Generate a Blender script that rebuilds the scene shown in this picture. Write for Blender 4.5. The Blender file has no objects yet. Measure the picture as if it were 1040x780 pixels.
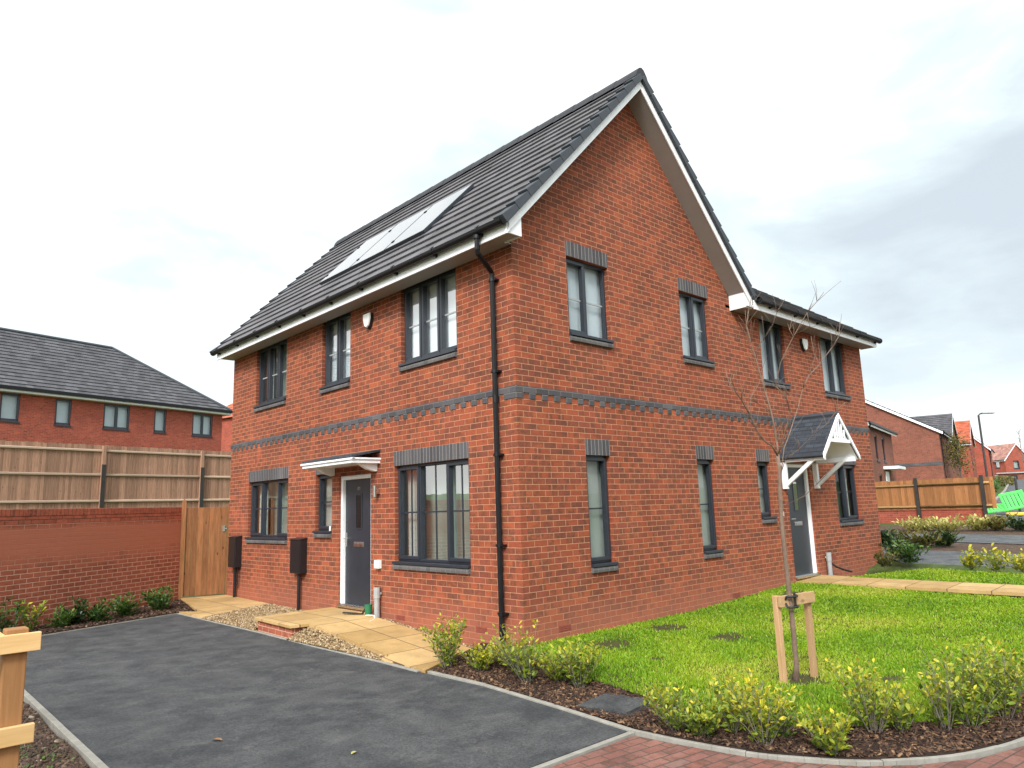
import bpy, bmesh, math, random
import numpy as np
from mathutils import Vector, Matrix
R = math.radians
scene = bpy.context.scene
COL = scene.collection
rng = np.random.default_rng(7)
random.seed(7)

# ------------------------------------------------------------------ materials
class NT:
    def __init__(s, name):
        s.m = bpy.data.materials.new(name); s.m.use_nodes = True
        s.t = s.m.node_tree; s.t.nodes.clear()
        s.out = s.t.nodes.new('ShaderNodeOutputMaterial')
    def n(s, typ, props=None, **ins):
        nd = s.t.nodes.new(typ)
        for k, v in (props or {}).items(): setattr(nd, k, v)
        for k, v in ins.items(): s.set(nd, k.replace('_', ' '), v)
        return nd
    def set(s, nd, key, v):
        sock = nd.inputs[int(key)] if key.isdigit() else nd.inputs[key]
        if isinstance(v, bpy.types.NodeSocket): s.t.links.new(v, sock)
        else: sock.default_value = v
    def lk(s, a, nd, key): s.set(nd, key, a)
    def math(s, op, a, b=None, clamp=False):
        nd = s.t.nodes.new('ShaderNodeMath'); nd.operation = op; nd.use_clamp = clamp
        s.set(nd, '0', a)
        if b is not None: s.set(nd, '1', b)
        return nd.outputs[0]
    def mix(s, fac, a, b, mode='MIX'):
        nd = s.t.nodes.new('ShaderNodeMix'); nd.data_type = 'RGBA'; nd.blend_type = mode
        s.set(nd, '0', fac); s.set(nd, '6', a); s.set(nd, '7', b)
        return nd.outputs[2]
    def ramp(s, fac, stops, interp='LINEAR'):
        nd = s.t.nodes.new('ShaderNodeValToRGB'); e = nd.color_ramp.elements
        nd.color_ramp.interpolation = interp
        while len(e) < len(stops): e.new(0.5)
        for i, (p, c) in enumerate(stops):
            e[i].position = p; e[i].color = (c if len(c) == 4 else (*c, 1)) if not isinstance(c, (int, float)) else (c, c, c, 1)
        s.set(nd, '0', fac)
        return nd.outputs[0]
    def noise(s, vec, scale, detail=4, rough=.55, dist=0):
        nd = s.n('ShaderNodeTexNoise', None, Scale=scale, Detail=detail, Roughness=rough, Distortion=dist)
        if vec is not None: s.set(nd, 'Vector', vec)
        return nd.outputs[0]
    def uv(s): return s.n('ShaderNodeUVMap').outputs[0]
    def obj(s): return s.n('ShaderNodeTexCoord').outputs['Object']
    def mapv(s, vec, loc=(0,0,0), scale=(1,1,1), rot=(0,0,0)):
        nd = s.n('ShaderNodeMapping'); s.set(nd, 'Vector', vec)
        nd.inputs['Location'].default_value = loc; nd.inputs['Scale'].default_value = scale; nd.inputs['Rotation'].default_value = rot
        return nd.outputs[0]
    def bump(s, h, strength=.5, dist=.01):
        nd = s.n('ShaderNodeBump', None, Strength=strength, Distance=dist, Height=h)
        return nd.outputs[0]
    def bsdf(s, col, rough=.6, normal=None, spec=.5, metal=0., **kw):
        nd = s.n('ShaderNodeBsdfPrincipled')
        s.set(nd, 'Base Color', col if not isinstance(col, tuple) or len(col) == 4 else (*col, 1))
        s.set(nd, 'Roughness', rough); s.set(nd, 'Specular IOR Level', spec); s.set(nd, 'Metallic', metal)
        if normal is not None: s.set(nd, 'Normal', normal)
        for k, v in kw.items(): s.set(nd, k.replace('_', ' '), v)
        s.t.links.new(nd.outputs[0], s.out.inputs[0])
        return nd
C4 = lambda r, g, b: (r, g, b, 1)

def m_plain(name, col, rough=.5, var=.12, scale=6, bump=.0, spec=.5, metal=0., dirt=None):
    t = NT(name); o = t.obj()
    f = t.noise(o, scale, 5, .6)
    f2 = t.noise(o, scale * 9, 3, .6)
    a = tuple(max(0, c * (1 - var)) for c in col); b = tuple(min(1, c * (1 + var)) for c in col)
    c = t.mix(t.ramp(f, [(.3, 0.), (.7, 1.)]), C4(*a), C4(*b))
    if dirt: c = t.mix(t.ramp(t.noise(o, scale * .6, 6, .7), [(.5, 0.), (.8, .5)]), c, C4(*dirt))
    nrm = t.bump(f2, .35, bump) if bump else None
    rr = t.ramp(f, [(0, max(0, rough - .08)), (1, min(1, rough + .08))])
    t.bsdf(c, rr, nrm, spec, metal)
    return t.m

def m_brick(name, tones, mortar, w=.225, h=.075, msize=.0055, dark=.22, stain=0., smear=0., bumpd=.005, offs=.5, scale_rot=None, lowfade=0.):
    t = NT(name); uv = t.uv()
    # small waviness so the joints are not ruler straight
    if scale_rot: uv = t.mapv(uv, rot=(0, 0, scale_rot))
    wob = t.n('ShaderNodeTexNoise', None, Vector=uv, Scale=9., Detail=2.).outputs['Color']
    vs = t.n('ShaderNodeVectorMath', {'operation': 'SCALE'}); t.set(vs, '0', wob); vs.inputs['Scale'].default_value = .006
    va = t.n('ShaderNodeVectorMath', {'operation': 'ADD'}); t.set(va, '0', uv); t.set(va, '1', vs.outputs[0])
    uvw = va.outputs[0]
    def br(wd, hh, ms, off=offs):
        nd = t.n('ShaderNodeTexBrick', {'offset': off}, Vector=uvw, Scale=1.)
        nd.inputs['Color1'].default_value = (0, 0, 0, 1); nd.inputs['Color2'].default_value = (1, 1, 1, 1); nd.inputs['Mortar'].default_value = (.5, .5, .5, 1)
        nd.inputs['Mortar Size'].default_value = ms; nd.inputs['Mortar Smooth'].default_value = .25
        nd.inputs['Bias'].default_value = 0; nd.inputs['Brick Width'].default_value = wd; nd.inputs['Row Height'].default_value = hh
        return nd
    b1 = br(w, h, msize)
    col = t.ramp(b1.outputs[0], [(i / (len(tones) - 1), c) for i, c in enumerate(tones)])
    if dark:
        b2 = br(w / 2, h, 0.)
        dk = t.ramp(b2.outputs[0], [(1 - dark - .06, 0.), (1 - dark + .04, 1.)])
        pn = t.ramp(t.noise(uv, 16, 4, .7), [(.38, .1), (.6, 1.)])
        col = t.mix(t.math('MULTIPLY', dk, t.math('MULTIPLY', pn, .7)), col, C4(.085, .047, .032))
        pb = t.ramp(t.noise(t.mapv(uv, scale=(1, 1.6, 1)), 9, 5, .7), [(.48, 0.), (.64, .5)])
        col = t.mix(pb, col, C4(.12, .052, .034))
    fine = t.noise(uv, 60, 5, .7)
    col = t.mix(.55, col, t.mix(1., col, t.ramp(fine, [(.25, .5), (.75, 1.45)]), 'MULTIPLY'))
    big = t.noise(uv, 1.1, 5, .6)
    col = t.mix(1., col, t.ramp(big, [(.3, .80), (.7, 1.15)]), 'MULTIPLY')
    fac = b1.outputs[1]
    mcol = t.mix(t.noise(uv, 5, 4, .6), C4(*[c * .8 for c in mortar]), C4(*[min(1, c * 1.2) for c in mortar]))
    mstr = fac
    z = t.n('ShaderNodeSeparateXYZ'); t.set(z, '0', uv)
    if smear:   # mortar washed over the face: joints hidden in a band
        bd = t.ramp(t.math('ADD', z.outputs[1], t.math('MULTIPLY', t.math('SUBTRACT', t.noise(t.mapv(uv, scale=(.5, 2.5, 1)), 1.6, 4, .6), .5), .5)), [(.30, 0.), (.42, 0.), (.52, 1.), (.78, 1.), (.84, .25)])
        # ramp runs on z/2
        zz = t.math('MULTIPLY', z.outputs[1], .5)
        bd = t.ramp(t.math('ADD', zz, t.math('MULTIPLY', t.math('SUBTRACT', t.noise(t.mapv(uv, scale=(.5, 2.5, 1)), 1.6, 4, .6), .5), .22)), [(.42, 0.), (.55, 1.), (.74, 1.), (.8, .1)])
        col = t.mix(t.math('MULTIPLY', bd, smear), col, t.mix(t.noise(t.mapv(uv, scale=(1, 6, 1)), 3, 5, .6), C4(.43, .145, .082), C4(.50, .18, .108)))
        mstr = t.math('MULTIPLY', fac, t.math('SUBTRACT', 1., t.math('MULTIPLY', bd, smear)))
        topd = t.ramp(zz, [(.79, 0.), (.8, 1.)], 'CONSTANT')
        mcol = t.mix(topd, mcol, C4(.12, .06, .045))
    col = t.mix(mstr, col, mcol)
    if stain:
        ns = t.math('MULTIPLY', t.math('SUBTRACT', t.noise(t.mapv(uv, scale=(1, 2, 1)), 1.6, 5, .65), .5), .5)
        lf = t.ramp(t.math('ADD', z.outputs[1], ns), [(.08, 1.), (.55, 0.)])
        col = t.mix(t.math('MULTIPLY', lf, stain), col, C4(.37, .135, .085))
    hgt = t.math('SUBTRACT', t.math('MULTIPLY', fine, .25), fac)
    t.bsdf(col, t.ramp(fine, [(0, .75), (1, .92)]), t.bump(hgt, .8, bumpd), .25)
    return t.m

BR = [(.265, .060, .030), (.335, .083, .036), (.22, .057, .033), (.31, .073, .034), (.35, .092, .041), (.28, .068, .036), (.20, .060, .037)]
M = {}
M['brick'] = m_brick('red_brick', BR, (.49, .25, .145), stain=.5, dark=.46, msize=.0042)
M['brick_side'] = m_brick('red_brick_background', [(.38, .078, .046), (.30, .062, .041), (.42, .095, .053)], (.33, .15, .11), dark=.12, msize=.005)
M['brick_brown'] = m_brick('brown_brick', [(.22, .075, .05), (.27, .09, .058), (.18, .065, .046)], (.26, .15, .11), dark=.15)
M['brick_wall'] = m_brick('garden_wall_brick', [(.37, .105, .06), (.43, .125, .072), (.33, .095, .056)], (.62, .40, .29), dark=.04, smear=.92)
M['grey_brick'] = m_brick('blue_grey_brick', [(.070, .068, .075), (.095, .092, .10), (.058, .056, .062), (.11, .104, .106)], (.20, .18, .17), dark=0, msize=.004)
M['grey_soldier'] = m_brick('blue_grey_soldier_brick', [(.070, .068, .075), (.095, .092, .10), (.058, .056, .062), (.11, .104, .106)], (.30, .27, .25), w=.075, h=10., msize=.005, dark=0, offs=0)
M['grey_sill'] = m_brick('blue_grey_sill_brick', [(.10, .098, .10), (.13, .125, .122), (.085, .083, .088)], (.19, .175, .165), w=.11, h=10., msize=.005, dark=0, offs=0)
M['paver'] = m_brick('red_block_paving', [(.20, .088, .070), (.26, .125, .10), (.165, .078, .066), (.235, .10, .078), (.20, .12, .10)], (.085, .065, .055), w=.2, h=.1, msize=.006, dark=.25, bumpd=.006)
M['airbrick'] = m_plain('terracotta', (.22, .05, .032), .8, .2, 30)

def m_roof(name, base, w=.33, hrow=.33, var=.3):
    t = NT(name); uv = t.uv()
    nd = t.n('ShaderNodeTexBrick', {'offset': .5}, Vector=uv, Scale=1.)
    nd.inputs['Color1'].default_value = (0, 0, 0, 1); nd.inputs['Color2'].default_value = (1, 1, 1, 1); nd.inputs['Mortar'].default_value = (.5, .5, .5, 1)
    nd.inputs['Mortar Size'].default_value = .006; nd.inputs['Mortar Smooth'].default_value = .2; nd.inputs['Brick Width'].default_value = w; nd.inputs['Row Height'].default_value = hrow
    a = tuple(c * (1 - var) for c in base); b = tuple(c * (1 + var) for c in base)
    col = t.mix(nd.outputs[0], C4(*a), C4(*b))
    f = t.noise(uv, 35, 5, .65)
    col = t.mix(1., col, t.ramp(f, [(.3, .8), (.7, 1.2)]), 'MULTIPLY')
    col = t.mix(1., col, t.ramp(t.noise(uv, .9, 4, .6), [(.3, .85), (.7, 1.12)]), 'MULTIPLY')
    col = t.mix(t.math('MULTIPLY', nd.outputs[1], .8), col, C4(*[c * .25 for c in base]))
    h = t.math('SUBTRACT', t.math('MULTIPLY', f, .3), nd.outputs[1])
    t.bsdf(col, .62, t.bump(h, .5, .004), .4)
    return t.m
M['tile'] = m_roof('dark_roof_tile', (.105, .10, .110))
M['tile_far'] = m_roof('dark_roof_tile_far', (.085, .083, .092))
M['tile_orange'] = m_roof('orange_roof_tile', (.42, .105, .05))
M['tile_pink'] = m_roof('weathered_pink_roof_tile', (.40, .21, .17))
M['slate'] = m_roof('canopy_slate', (.045, .055, .07), .16, .1)
M['cap'] = m_plain('verge_cap_plastic', (.052, .060, .072), .6, .12, 8, spec=.3)
M['ridge'] = m_plain('ridge_tile', (.045, .046, .053), .85, .15, 8, spec=.25)
M['white'] = m_plain('white_upvc', (.85, .87, .90), .35, .03, 3, dirt=(.62, .61, .58))
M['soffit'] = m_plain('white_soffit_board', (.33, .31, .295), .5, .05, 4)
M['anth'] = m_plain('anthracite_upvc', (.024, .029, .039), .38, .1, 8)
M['black'] = m_plain('black_plastic', (.012, .012, .014), .38, .15, 9)
M['gutter'] = m_plain('black_gutter_plastic', (.007, .007, .009), .45, .15, 9, spec=.3)
M['chrome'] = m_plain('brushed_steel', (.62, .62, .62), .28, .05, 10, metal=1.)
M['grey_pvc'] = m_plain('grey_conduit', (.33, .34, .34), .45, .12, 12)
M['wplastic'] = m_plain('white_plastic', (.78, .78, .76), .4, .03, 5)
M['green_plastic'] = m_plain('dark_green_plastic', (.02, .16, .07), .4, .1, 8)
M['barrier'] = m_plain('bright_green_plastic', (.08, .75, .10), .45, .12, 4)
M['yellow_plastic'] = m_plain('yellow_plastic', (.75, .45, .03), .5, .1, 4)
M['concrete'] = m_plain('pale_concrete_kerb', (.28, .265, .235), .85, .18, 9, .004, .3, dirt=(.2, .19, .165))
M['strap'] = m_plain('black_rubber_strap', (.012, .012, .012), .6, .1, 8)
M['steel_dark'] = m_plain('dark_steel', (.03, .028, .027), .5, .2, 6)
M['curtain'] = m_plain('pale_curtain', (.42, .45, .41), .9, .08, 3)
M['blind'] = m_plain('white_blind', (.63, .68, .73), .8, .06, 1.5)
M['room'] = m_plain('room_wall', (.24, .29, .24), .9, .05, 2)

def m_wood(name, base, dk, axis='z', ring=1., rough=.75, knots=.5):
    t = NT(name); o = t.obj()
    at = t.n('ShaderNodeAttribute', {'attribute_name': 'tint'}).outputs['Fac']
    off = t.n('ShaderNodeCombineXYZ'); t.set(off, '0', t.math('MULTIPLY', at, 7.3)); t.set(off, '1', t.math('MULTIPLY', at, 3.1)); t.set(off, '2', t.math('MULTIPLY', at, 11.))
    va = t.n('ShaderNodeVectorMath', {'operation': 'ADD'}); t.set(va, '0', o); t.set(va, '1', off.outputs[0])
    sc = {'z': (14, 14, 1.), 'x': (1., 14, 14), 'y': (14, 1., 14)}[axis]
    g = t.noise(t.mapv(va.outputs[0], scale=sc), 3. * ring, 6, .65, .6)
    c = t.mix(t.ramp(g, [(.3, 0.), (.7, 1.)]), C4(*dk), C4(*base))
    c = t.mix(1., c, t.ramp(at, [(0, .72), (.5, 1.), (1, 1.22)]), 'MULTIPLY')
    if knots:
        v = t.n('ShaderNodeTexVoronoi', None, Scale=4.2, Randomness=1.)
        s2 = {'z': (1.6, 1.6, .8), 'x': (.8, 1.6, 1.6), 'y': (1.6, .8, 1.6)}[axis]
        t.set(v, 'Vector', t.mapv(va.outputs[0], scale=s2))
        k = t.ramp(v.outputs['Distance'], [(.07, 1.), (.13, 0.)])
        c = t.mix(t.math('MULTIPLY', k, knots), c, C4(*[q * .28 for q in dk]))
    t.bsdf(c, rough, t.bump(g, .3, .004), .25)
    return t.m
M['fence'] = m_wood('weathered_fence_timber', (.46, .275, .185), (.265, .15, .10), 'z')
M['fence_rail'] = m_wood('weathered_rail_timber', (.52, .40, .30), (.37, .27, .2), 'x')
M['gate'] = m_wood('treated_gate_timber', (.30, .13, .052), (.155, .062, .024), 'z', knots=.9)
M['new_rail'] = m_wood('fresh_sawn_timber', (.66, .45, .22), (.52, .32, .13), 'x', .5, .7, .7)
M['new_rail_along'] = m_wood('fresh_sawn_timber_along', (.66, .45, .22), (.52, .32, .13), 'y', .5, .7, .7)
M['post'] = m_wood('treated_post_timber', (.40, .205, .085), (.28, .13, .05), 'z', .6, .7, .7)
M['stake'] = m_wood('tree_stake_timber', (.47, .30, .16), (.33, .20, .10), 'z', .8)
M['stake_bar'] = m_wood('tree_stake_bar_timber', (.52, .34, .18), (.38, .24, .12), 'x', .8)
M['fence_orange'] = m_wood('orange_fence_timber', (.38, .17, .065), (.23, .095, .035), 'z')
M['rail_orange'] = m_wood('orange_rail_timber', (.46, .28, .13), (.34, .2, .08), 'y')
M['bark'] = m_plain('young_tree_bark', (.19, .13, .095), .85, .3, 18, .004)
M['bark_grey'] = m_plain('grey_tree_bark', (.15, .13, .11), .85, .3, 18, .004)

def m_leaf(name, stops, rough=.45, trans=.3):
    t = NT(name)
    at = t.n('ShaderNodeAttribute', {'attribute_name': 'tint'}).outputs['Fac']
    c = t.ramp(at, stops)
    c = t.mix(1., c, t.ramp(t.noise(t.obj(), 60, 3), [(.3, .8), (.7, 1.2)]), 'MULTIPLY')
    d = t.bsdf(c, rough, None, .4)
    tr = t.n('ShaderNodeBsdfTranslucent', None, Color=c)
    mx = t.n('ShaderNodeMixShader', None, Fac=trans); t.set(mx, '1', d.outputs[0]); t.set(mx, '2', tr.outputs[0])
    t.t.links.new(mx.outputs[0], t.out.inputs[0])
    return t.m
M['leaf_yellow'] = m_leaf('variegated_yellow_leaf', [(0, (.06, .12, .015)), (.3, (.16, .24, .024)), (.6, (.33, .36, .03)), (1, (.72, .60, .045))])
M['leaf_green'] = m_leaf('glossy_green_leaf', [(0, (.018, .05, .012)), (.5, (.055, .12, .022)), (1, (.16, .26, .05))], .32)
M['leaf_dark'] = m_leaf('dark_evergreen_leaf', [(0, (.012, .028, .01)), (.6, (.03, .065, .018)), (1, (.09, .14, .03))], .4)
M['leaf_cream'] = m_leaf('cream_yellow_leaf', [(0, (.12, .14, .03)), (.5, (.34, .33, .09)), (1, (.62, .56, .2))])
M['leaf_olive'] = m_leaf('olive_leaf', [(0, (.05, .06, .015)), (.5, (.13, .125, .03)), (1, (.25, .2, .05))])
M['grass'] = m_leaf('grass_blade', [(0, (.08, .18, .007)), (.4, (.18, .34, .010)), (.75, (.33, .46, .020)), (1, (.50, .45, .10))], .5, .35)
M['weed'] = m_leaf('weed_leaf', [(0, (.04, .09, .015)), (1, (.13, .22, .04))], .5)
M['chip'] = m_leaf('bark_chip', [(0, (.020, .011, .007)), (.5, (.065, .032, .019)), (.85, (.14, .074, .04)), (1, (.27, .165, .09))], .85, 0.)
M['pebble'] = m_leaf('gravel_stone', [(0, (.10, .06, .03)), (.4, (.24, .155, .075)), (.8, (.36, .255, .13)), (1, (.50, .42, .30))], .75, 0.)
M['clod'] = m_leaf('soil_clod', [(0, (.045, .028, .02)), (.6, (.10, .062, .042)), (.95, (.17, .115, .08)), (1, (.4, .34, .27))], .9, 0.)

def m_ground(name, stops, scale, bump=.02, rough=.9):
    t = NT(name); o = t.obj()
    f = t.noise(o, scale, 8, .65); g = t.noise(o, scale * 7, 5, .7)
    c = t.ramp(f, stops)
    c = t.mix(1., c, t.ramp(g, [(.25, .6), (.75, 1.4)]), 'MULTIPLY')
    t.bsdf(c, rough, t.bump(t.math('ADD', f, t.math('MULTIPLY', g, .4)), .7, bump), .2)
    return t.m
M['lawn_soil'] = m_ground('lawn_soil', [(.3, (.045, .040, .018)), (.55, (.06, .06, .020)), (.75, (.075, .085, .02))], 3)
M['mulch'] = m_ground('mulch_soil', [(.3, (.018, .011, .009)), (.7, (.05, .03, .021))], 14, .03)
M['soil'] = m_ground('bare_soil', [(.3, (.06, .038, .027)), (.55, (.10, .066, .047)), (.8, (.15, .10, .07))], 7, .04)
M['gravel_base'] = m_ground('gravel_bed', [(.3, (.12, .078, .04)), (.7, (.22, .15, .08))], 40, .01)
M['terrain'] = m_ground('rough_ground', [(.3, (.055, .08, .02)), (.55, (.075, .10, .028)), (.75, (.12, .10, .05))], .7, .05)
M['hill'] = m_ground('hill_ground', [(.3, (.04, .06, .02)), (.6, (.07, .09, .03))], .15, .05)

def m_tarmac(name, base=.054, dusty=.95):
    t = NT(name); o = t.obj()
    ag = t.n('ShaderNodeTexVoronoi', None, Vector=o, Scale=190.)
    agn = t.noise(o, 260, 3, .7)
    mid = t.noise(o, 3.2, 7, .62)
    st = t.noise(t.mapv(o, scale=(1., 1.9, 1), rot=(0, 0, .5)), 1.9, 8, .72, .5)
    c = t.mix(t.ramp(mid, [(.36, 0.), (.64, 1.)]), C4(base * .62, base * .68, base * .76), C4(base * 1.3, base * 1.34, base * 1.38))
    c = t.mix(1., c, t.ramp(agn, [(.25, .45), (.75, 1.6)]), 'MULTIPLY')
    gr = t.noise(o, 48, 4, .75)
    c = t.mix(1., c, t.ramp(gr, [(.3, .5), (.7, 1.6)]), 'MULTIPLY')
    sp = t.n('ShaderNodeTexVoronoi', None, Vector=o, Scale=23.)
    c = t.mix(t.ramp(sp.outputs['Distance'], [(.05, .55), (.11, 0.)]), c, C4(.20, .19, .17))
    # dried dusty scuffs and drying patches, own shape
    c = t.mix(t.ramp(st, [(.55, 0.), (.75, .42 * dusty)]), c, C4(.17, .16, .15))
    sc = t.noise(t.mapv(o, scale=(2.2, 1.2, 1), rot=(0, 0, 1.0)), 3.1, 8, .78, .4)
    c = t.mix(t.ramp(sc, [(.60, 0.), (.74, .5 * dusty)]), c, C4(.24, .225, .2))
    dk = t.noise(o, .9, 4, .5)
    c = t.mix(t.ramp(dk, [(.55, 0.), (.7, .25)]), c, C4(base * .5, base * .53, base * .6))
    t.bsdf(c, t.ramp(st, [(.3, .62), (.7, .9)]), t.bump(t.math('ADD', ag.outputs['Distance'], agn), .6, .004), .35)
    return t.m
M['tarmac'] = m_tarmac('driveway_tarmac')
M['tarmac_far'] = m_tarmac('road_tarmac', .085, .6)

def m_slab():
    t = NT('buff_paving_slab'); uv = t.uv()
    nd = t.n('ShaderNodeTexBrick', {'offset': .0}, Vector=uv, Scale=1.)
    nd.inputs['Color1'].default_value = (0, 0, 0, 1); nd.inputs['Color2'].default_value = (1, 1, 1, 1); nd.inputs['Mortar'].default_value = (.5, .5, .5, 1)
    nd.inputs['Mortar Size'].default_value = .008; nd.inputs['Brick Width'].default_value = .6; nd.inputs['Row Height'].default_value = .6; nd.inputs['Mortar Smooth'].default_value = .3
    c = t.mix(nd.outputs[0], C4(.40, .255, .10), C4(.53, .36, .165))
    o = t.obj()
    c = t.mix(1., c, t.ramp(t.noise(o, 2.2, 6, .65), [(.3, .78), (.7, 1.15)]), 'MULTIPLY')
    c = t.mix(1., c, t.ramp(t.noise(o, 90, 4, .7), [(.3, .82), (.7, 1.18)]), 'MULTIPLY')
    c = t.mix(t.ramp(t.noise(o, 1.3, 6, .7), [(.55, 0.), (.8, .4)]), c, C4(.25, .16, .08))
    c = t.mix(t.ramp(t.noise(o, 5.5, 6, .75), [(.56, 0.), (.72, .35)]), c, C4(.20, .13, .065))
    c = t.mix(nd.outputs[1], c, C4(.10, .068, .04))
    t.bsdf(c, .82, t.bump(t.math('SUBTRACT', t.math('MULTIPLY', t.noise(o, 120, 3), .3), nd.outputs[1]), .5, .004), .3)
    return t.m
M['slab'] = m_slab()

def m_pane(name, tint=(.92, .96, .96), refl=.02):
    t = NT(name)
    tr = t.n('ShaderNodeBsdfTransparent', None, Color=C4(*tint))
    gl = t.n('ShaderNodeBsdfGlossy', None, Roughness=.015, Color=C4(1, 1, 1))
    wv = t.noise(t.obj(), 1.6, 2, .5)
    t.set(gl, 'Normal', t.bump(wv, .06, .02))
    fr = t.n('ShaderNodeFresnel', None, IOR=1.55).outputs[0]
    f = t.math('ADD', t.math('MULTIPLY', fr, .36), refl, True)
    mx = t.n('ShaderNodeMixShader', None, Fac=f); t.set(mx, '1', tr.outputs[0]); t.set(mx, '2', gl.outputs[0])
    t.t.links.new(mx.outputs[0], t.out.inputs[0])
    return t.m
M['pane'] = m_pane('window_glass')
def m_solar():
    t = NT('solar_glass'); uv = t.uv()
    nd = t.n('ShaderNodeTexBrick', {'offset': .0}, Vector=uv, Scale=1.)
    nd.inputs['Color1'].default_value = (.02, .024, .035, 1); nd.inputs['Color2'].default_value = (.026, .03, .042, 1); nd.inputs['Mortar'].default_value = (.10, .11, .12, 1)
    nd.inputs['Mortar Size'].default_value = .004; nd.inputs['Brick Width'].default_value = .16; nd.inputs['Row Height'].default_value = .16
    t.bsdf(nd.outputs[0], .18, None, .8, Coat_Weight=1., Coat_Roughness=.06)
    return t.m
M['solar'] = m_solar()

# ------------------------------------------------------------------ mesh builder
class MB:
    def __init__(s): s.v = []; s.f = []; s.mi = []; s.uv = []; s.tint = []
    def add(s, vs, fs, mi=0, uvs=None, tint=None):
        b = len(s.v); s.v += [tuple(map(float, p)) for p in vs]
        for i, f in enumerate(fs):
            s.f.append(tuple(b + k for k in f)); s.mi.append(mi); s.uv.append(uvs[i] if uvs else None)
        s.tint += [random.random() if tint is None else tint] * len(vs)
        return s
    def box(s, x0, x1, y0, y1, z0, z1, mi=0, tf=None, tint=None):
        vs = [(x, y, z) for z in (z0, z1) for y in (y0, y1) for x in (x0, x1)]
        if tf: vs = [tf(*p) for p in vs]
        return s.add(vs, [(0, 2, 3, 1), (4, 5, 7, 6), (0, 1, 5, 4), (2, 6, 7, 3), (0, 4, 6, 2), (1, 3, 7, 5)], mi, tint=tint)
    def prism(s, poly, d, mi=0, tint=None):      # poly: list of 3-D points (planar), d: extrusion vector
        n = len(poly); d = Vector(d); a = [Vector(p) for p in poly]; b = [p + d for p in a]
        fs = [tuple(range(n))[::-1], tuple(range(n, 2 * n))] + [(i, (i + 1) % n, n + (i + 1) % n, n + i) for i in range(n)]
        return s.add(a + b, fs, mi, tint=tint)
    def quad(s, a, b, c, d, mi=0, uv=None): return s.add([a, b, c, d], [(0, 1, 2, 3)], mi, [uv] if uv else None)
    def bar(s, p, q, w, h, up=(0, 0, 1), mi=0, tint=None):     # rectangular bar from p to q
        p = Vector(p); q = Vector(q); d = (q - p).normalized(); up = Vector(up)
        sd = d.cross(up)
        if sd.length < 1e-4: sd = d.cross(Vector((1, 0, 0)))
        sd.normalize(); up = sd.cross(d)
        vs = [c + sd * (a * w / 2) + up * (b * h / 2) for c in (p, q) for a, b in ((-1, -1), (1, -1), (1, 1), (-1, 1))]
        return s.add(vs, [(0, 3, 2, 1), (4, 5, 6, 7), (0, 1, 5, 4), (1, 2, 6, 5), (2, 3, 7, 6), (3, 0, 4, 7)], mi, tint=tint)
    def tube(s, pts, rad, seg=8, mi=0, caps=True, tint=None):
        pts = [Vector(p) for p in pts]; n = len(pts)
        rs = rad if isinstance(rad, (list, tuple)) else [rad] * n
        vs = []; ref = Vector((0, 0, 1)) if abs((pts[1] - pts[0]).normalized().z) < .9 else Vector((1, 0, 0))
        for i, p in enumerate(pts):
            d = (pts[min(i + 1, n - 1)] - pts[max(i - 1, 0)]).normalized()
            sd = d.cross(ref).normalized(); up = sd.cross(d)
            for k in range(seg):
                a = 2 * math.pi * k / seg
                vs.append(p + (sd * math.cos(a) + up * math.sin(a)) * rs[i])
        fs = [(i * seg + k, i * seg + (k + 1) % seg, (i + 1) * seg + (k + 1) % seg, (i + 1) * seg + k) for i in range(n - 1) for k in range(seg)]
        if caps: fs += [tuple(range(seg))[::-1], tuple(range((n - 1) * seg, n * seg))]
        return s.add(vs, fs, mi, tint=tint)
    def build(s, name, mats, parent=None, org=(0, 0, 0), fix=False, bevel=0, smooth=False):
        me = bpy.data.meshes.new(name)
        ox, oy, oz = org
        me.from_pydata([(x - ox, y - oy, z - oz) for x, y, z in s.v], [], s.f)
        for m in (mats if isinstance(mats, (list, tuple)) else [mats]): me.materials.append(M[m] if isinstance(m, str) else m)
        if any(s.mi): me.polygons.foreach_set('material_index', s.mi)
        if fix:
            bm = bmesh.new(); bm.from_mesh(me); bmesh.ops.recalc_face_normals(bm, faces=bm.faces); bm.to_mesh(me); bm.free()
        ul = me.uv_layers.new(name='UVMap')
        me.update()
        for p in me.polygons:
            cu = s.uv[p.index] if not fix else None
            nx, ny, nz = map(abs, p.normal)
            for j, li in enumerate(p.loop_indices):
                if cu: ul.data[li].uv = cu[j]; continue
                x, y, z = s.v[me.loops[li].vertex_index]
                ul.data[li].uv = (x, y) if nz >= max(nx, ny) else ((y, z) if nx > ny else (x, z))
        at = me.attributes.new('tint', 'FLOAT', 'POINT'); at.data.foreach_set('value', s.tint)
        if smooth:
            for p in me.polygons: p.use_smooth = True
        o = bpy.data.objects.new(name, me); COL.objects.link(o)
        if parent: o.parent = parent
        else: o.location = org
        if bevel:
            md = o.modifiers.new('Bevel', 'BEVEL'); md.width = bevel; md.segments = 2; md.limit_method = 'ANGLE'
        return o

def tag(o, label=None, cat=None, group=None, kind=None):
    if label: o['label'] = label
    if cat: o['category'] = cat
    if group: o['group'] = group
    if kind: o['kind'] = kind
    return o
def thing(name, label, cat, loc=(0, 0, 0), rz=0, group=None):
    o = bpy.data.objects.new(name, None); COL.objects.link(o); o.empty_display_size = .2
    o.location = loc; o.rotation_euler = (0, 0, rz)
    return tag(o, label, cat, group)

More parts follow.
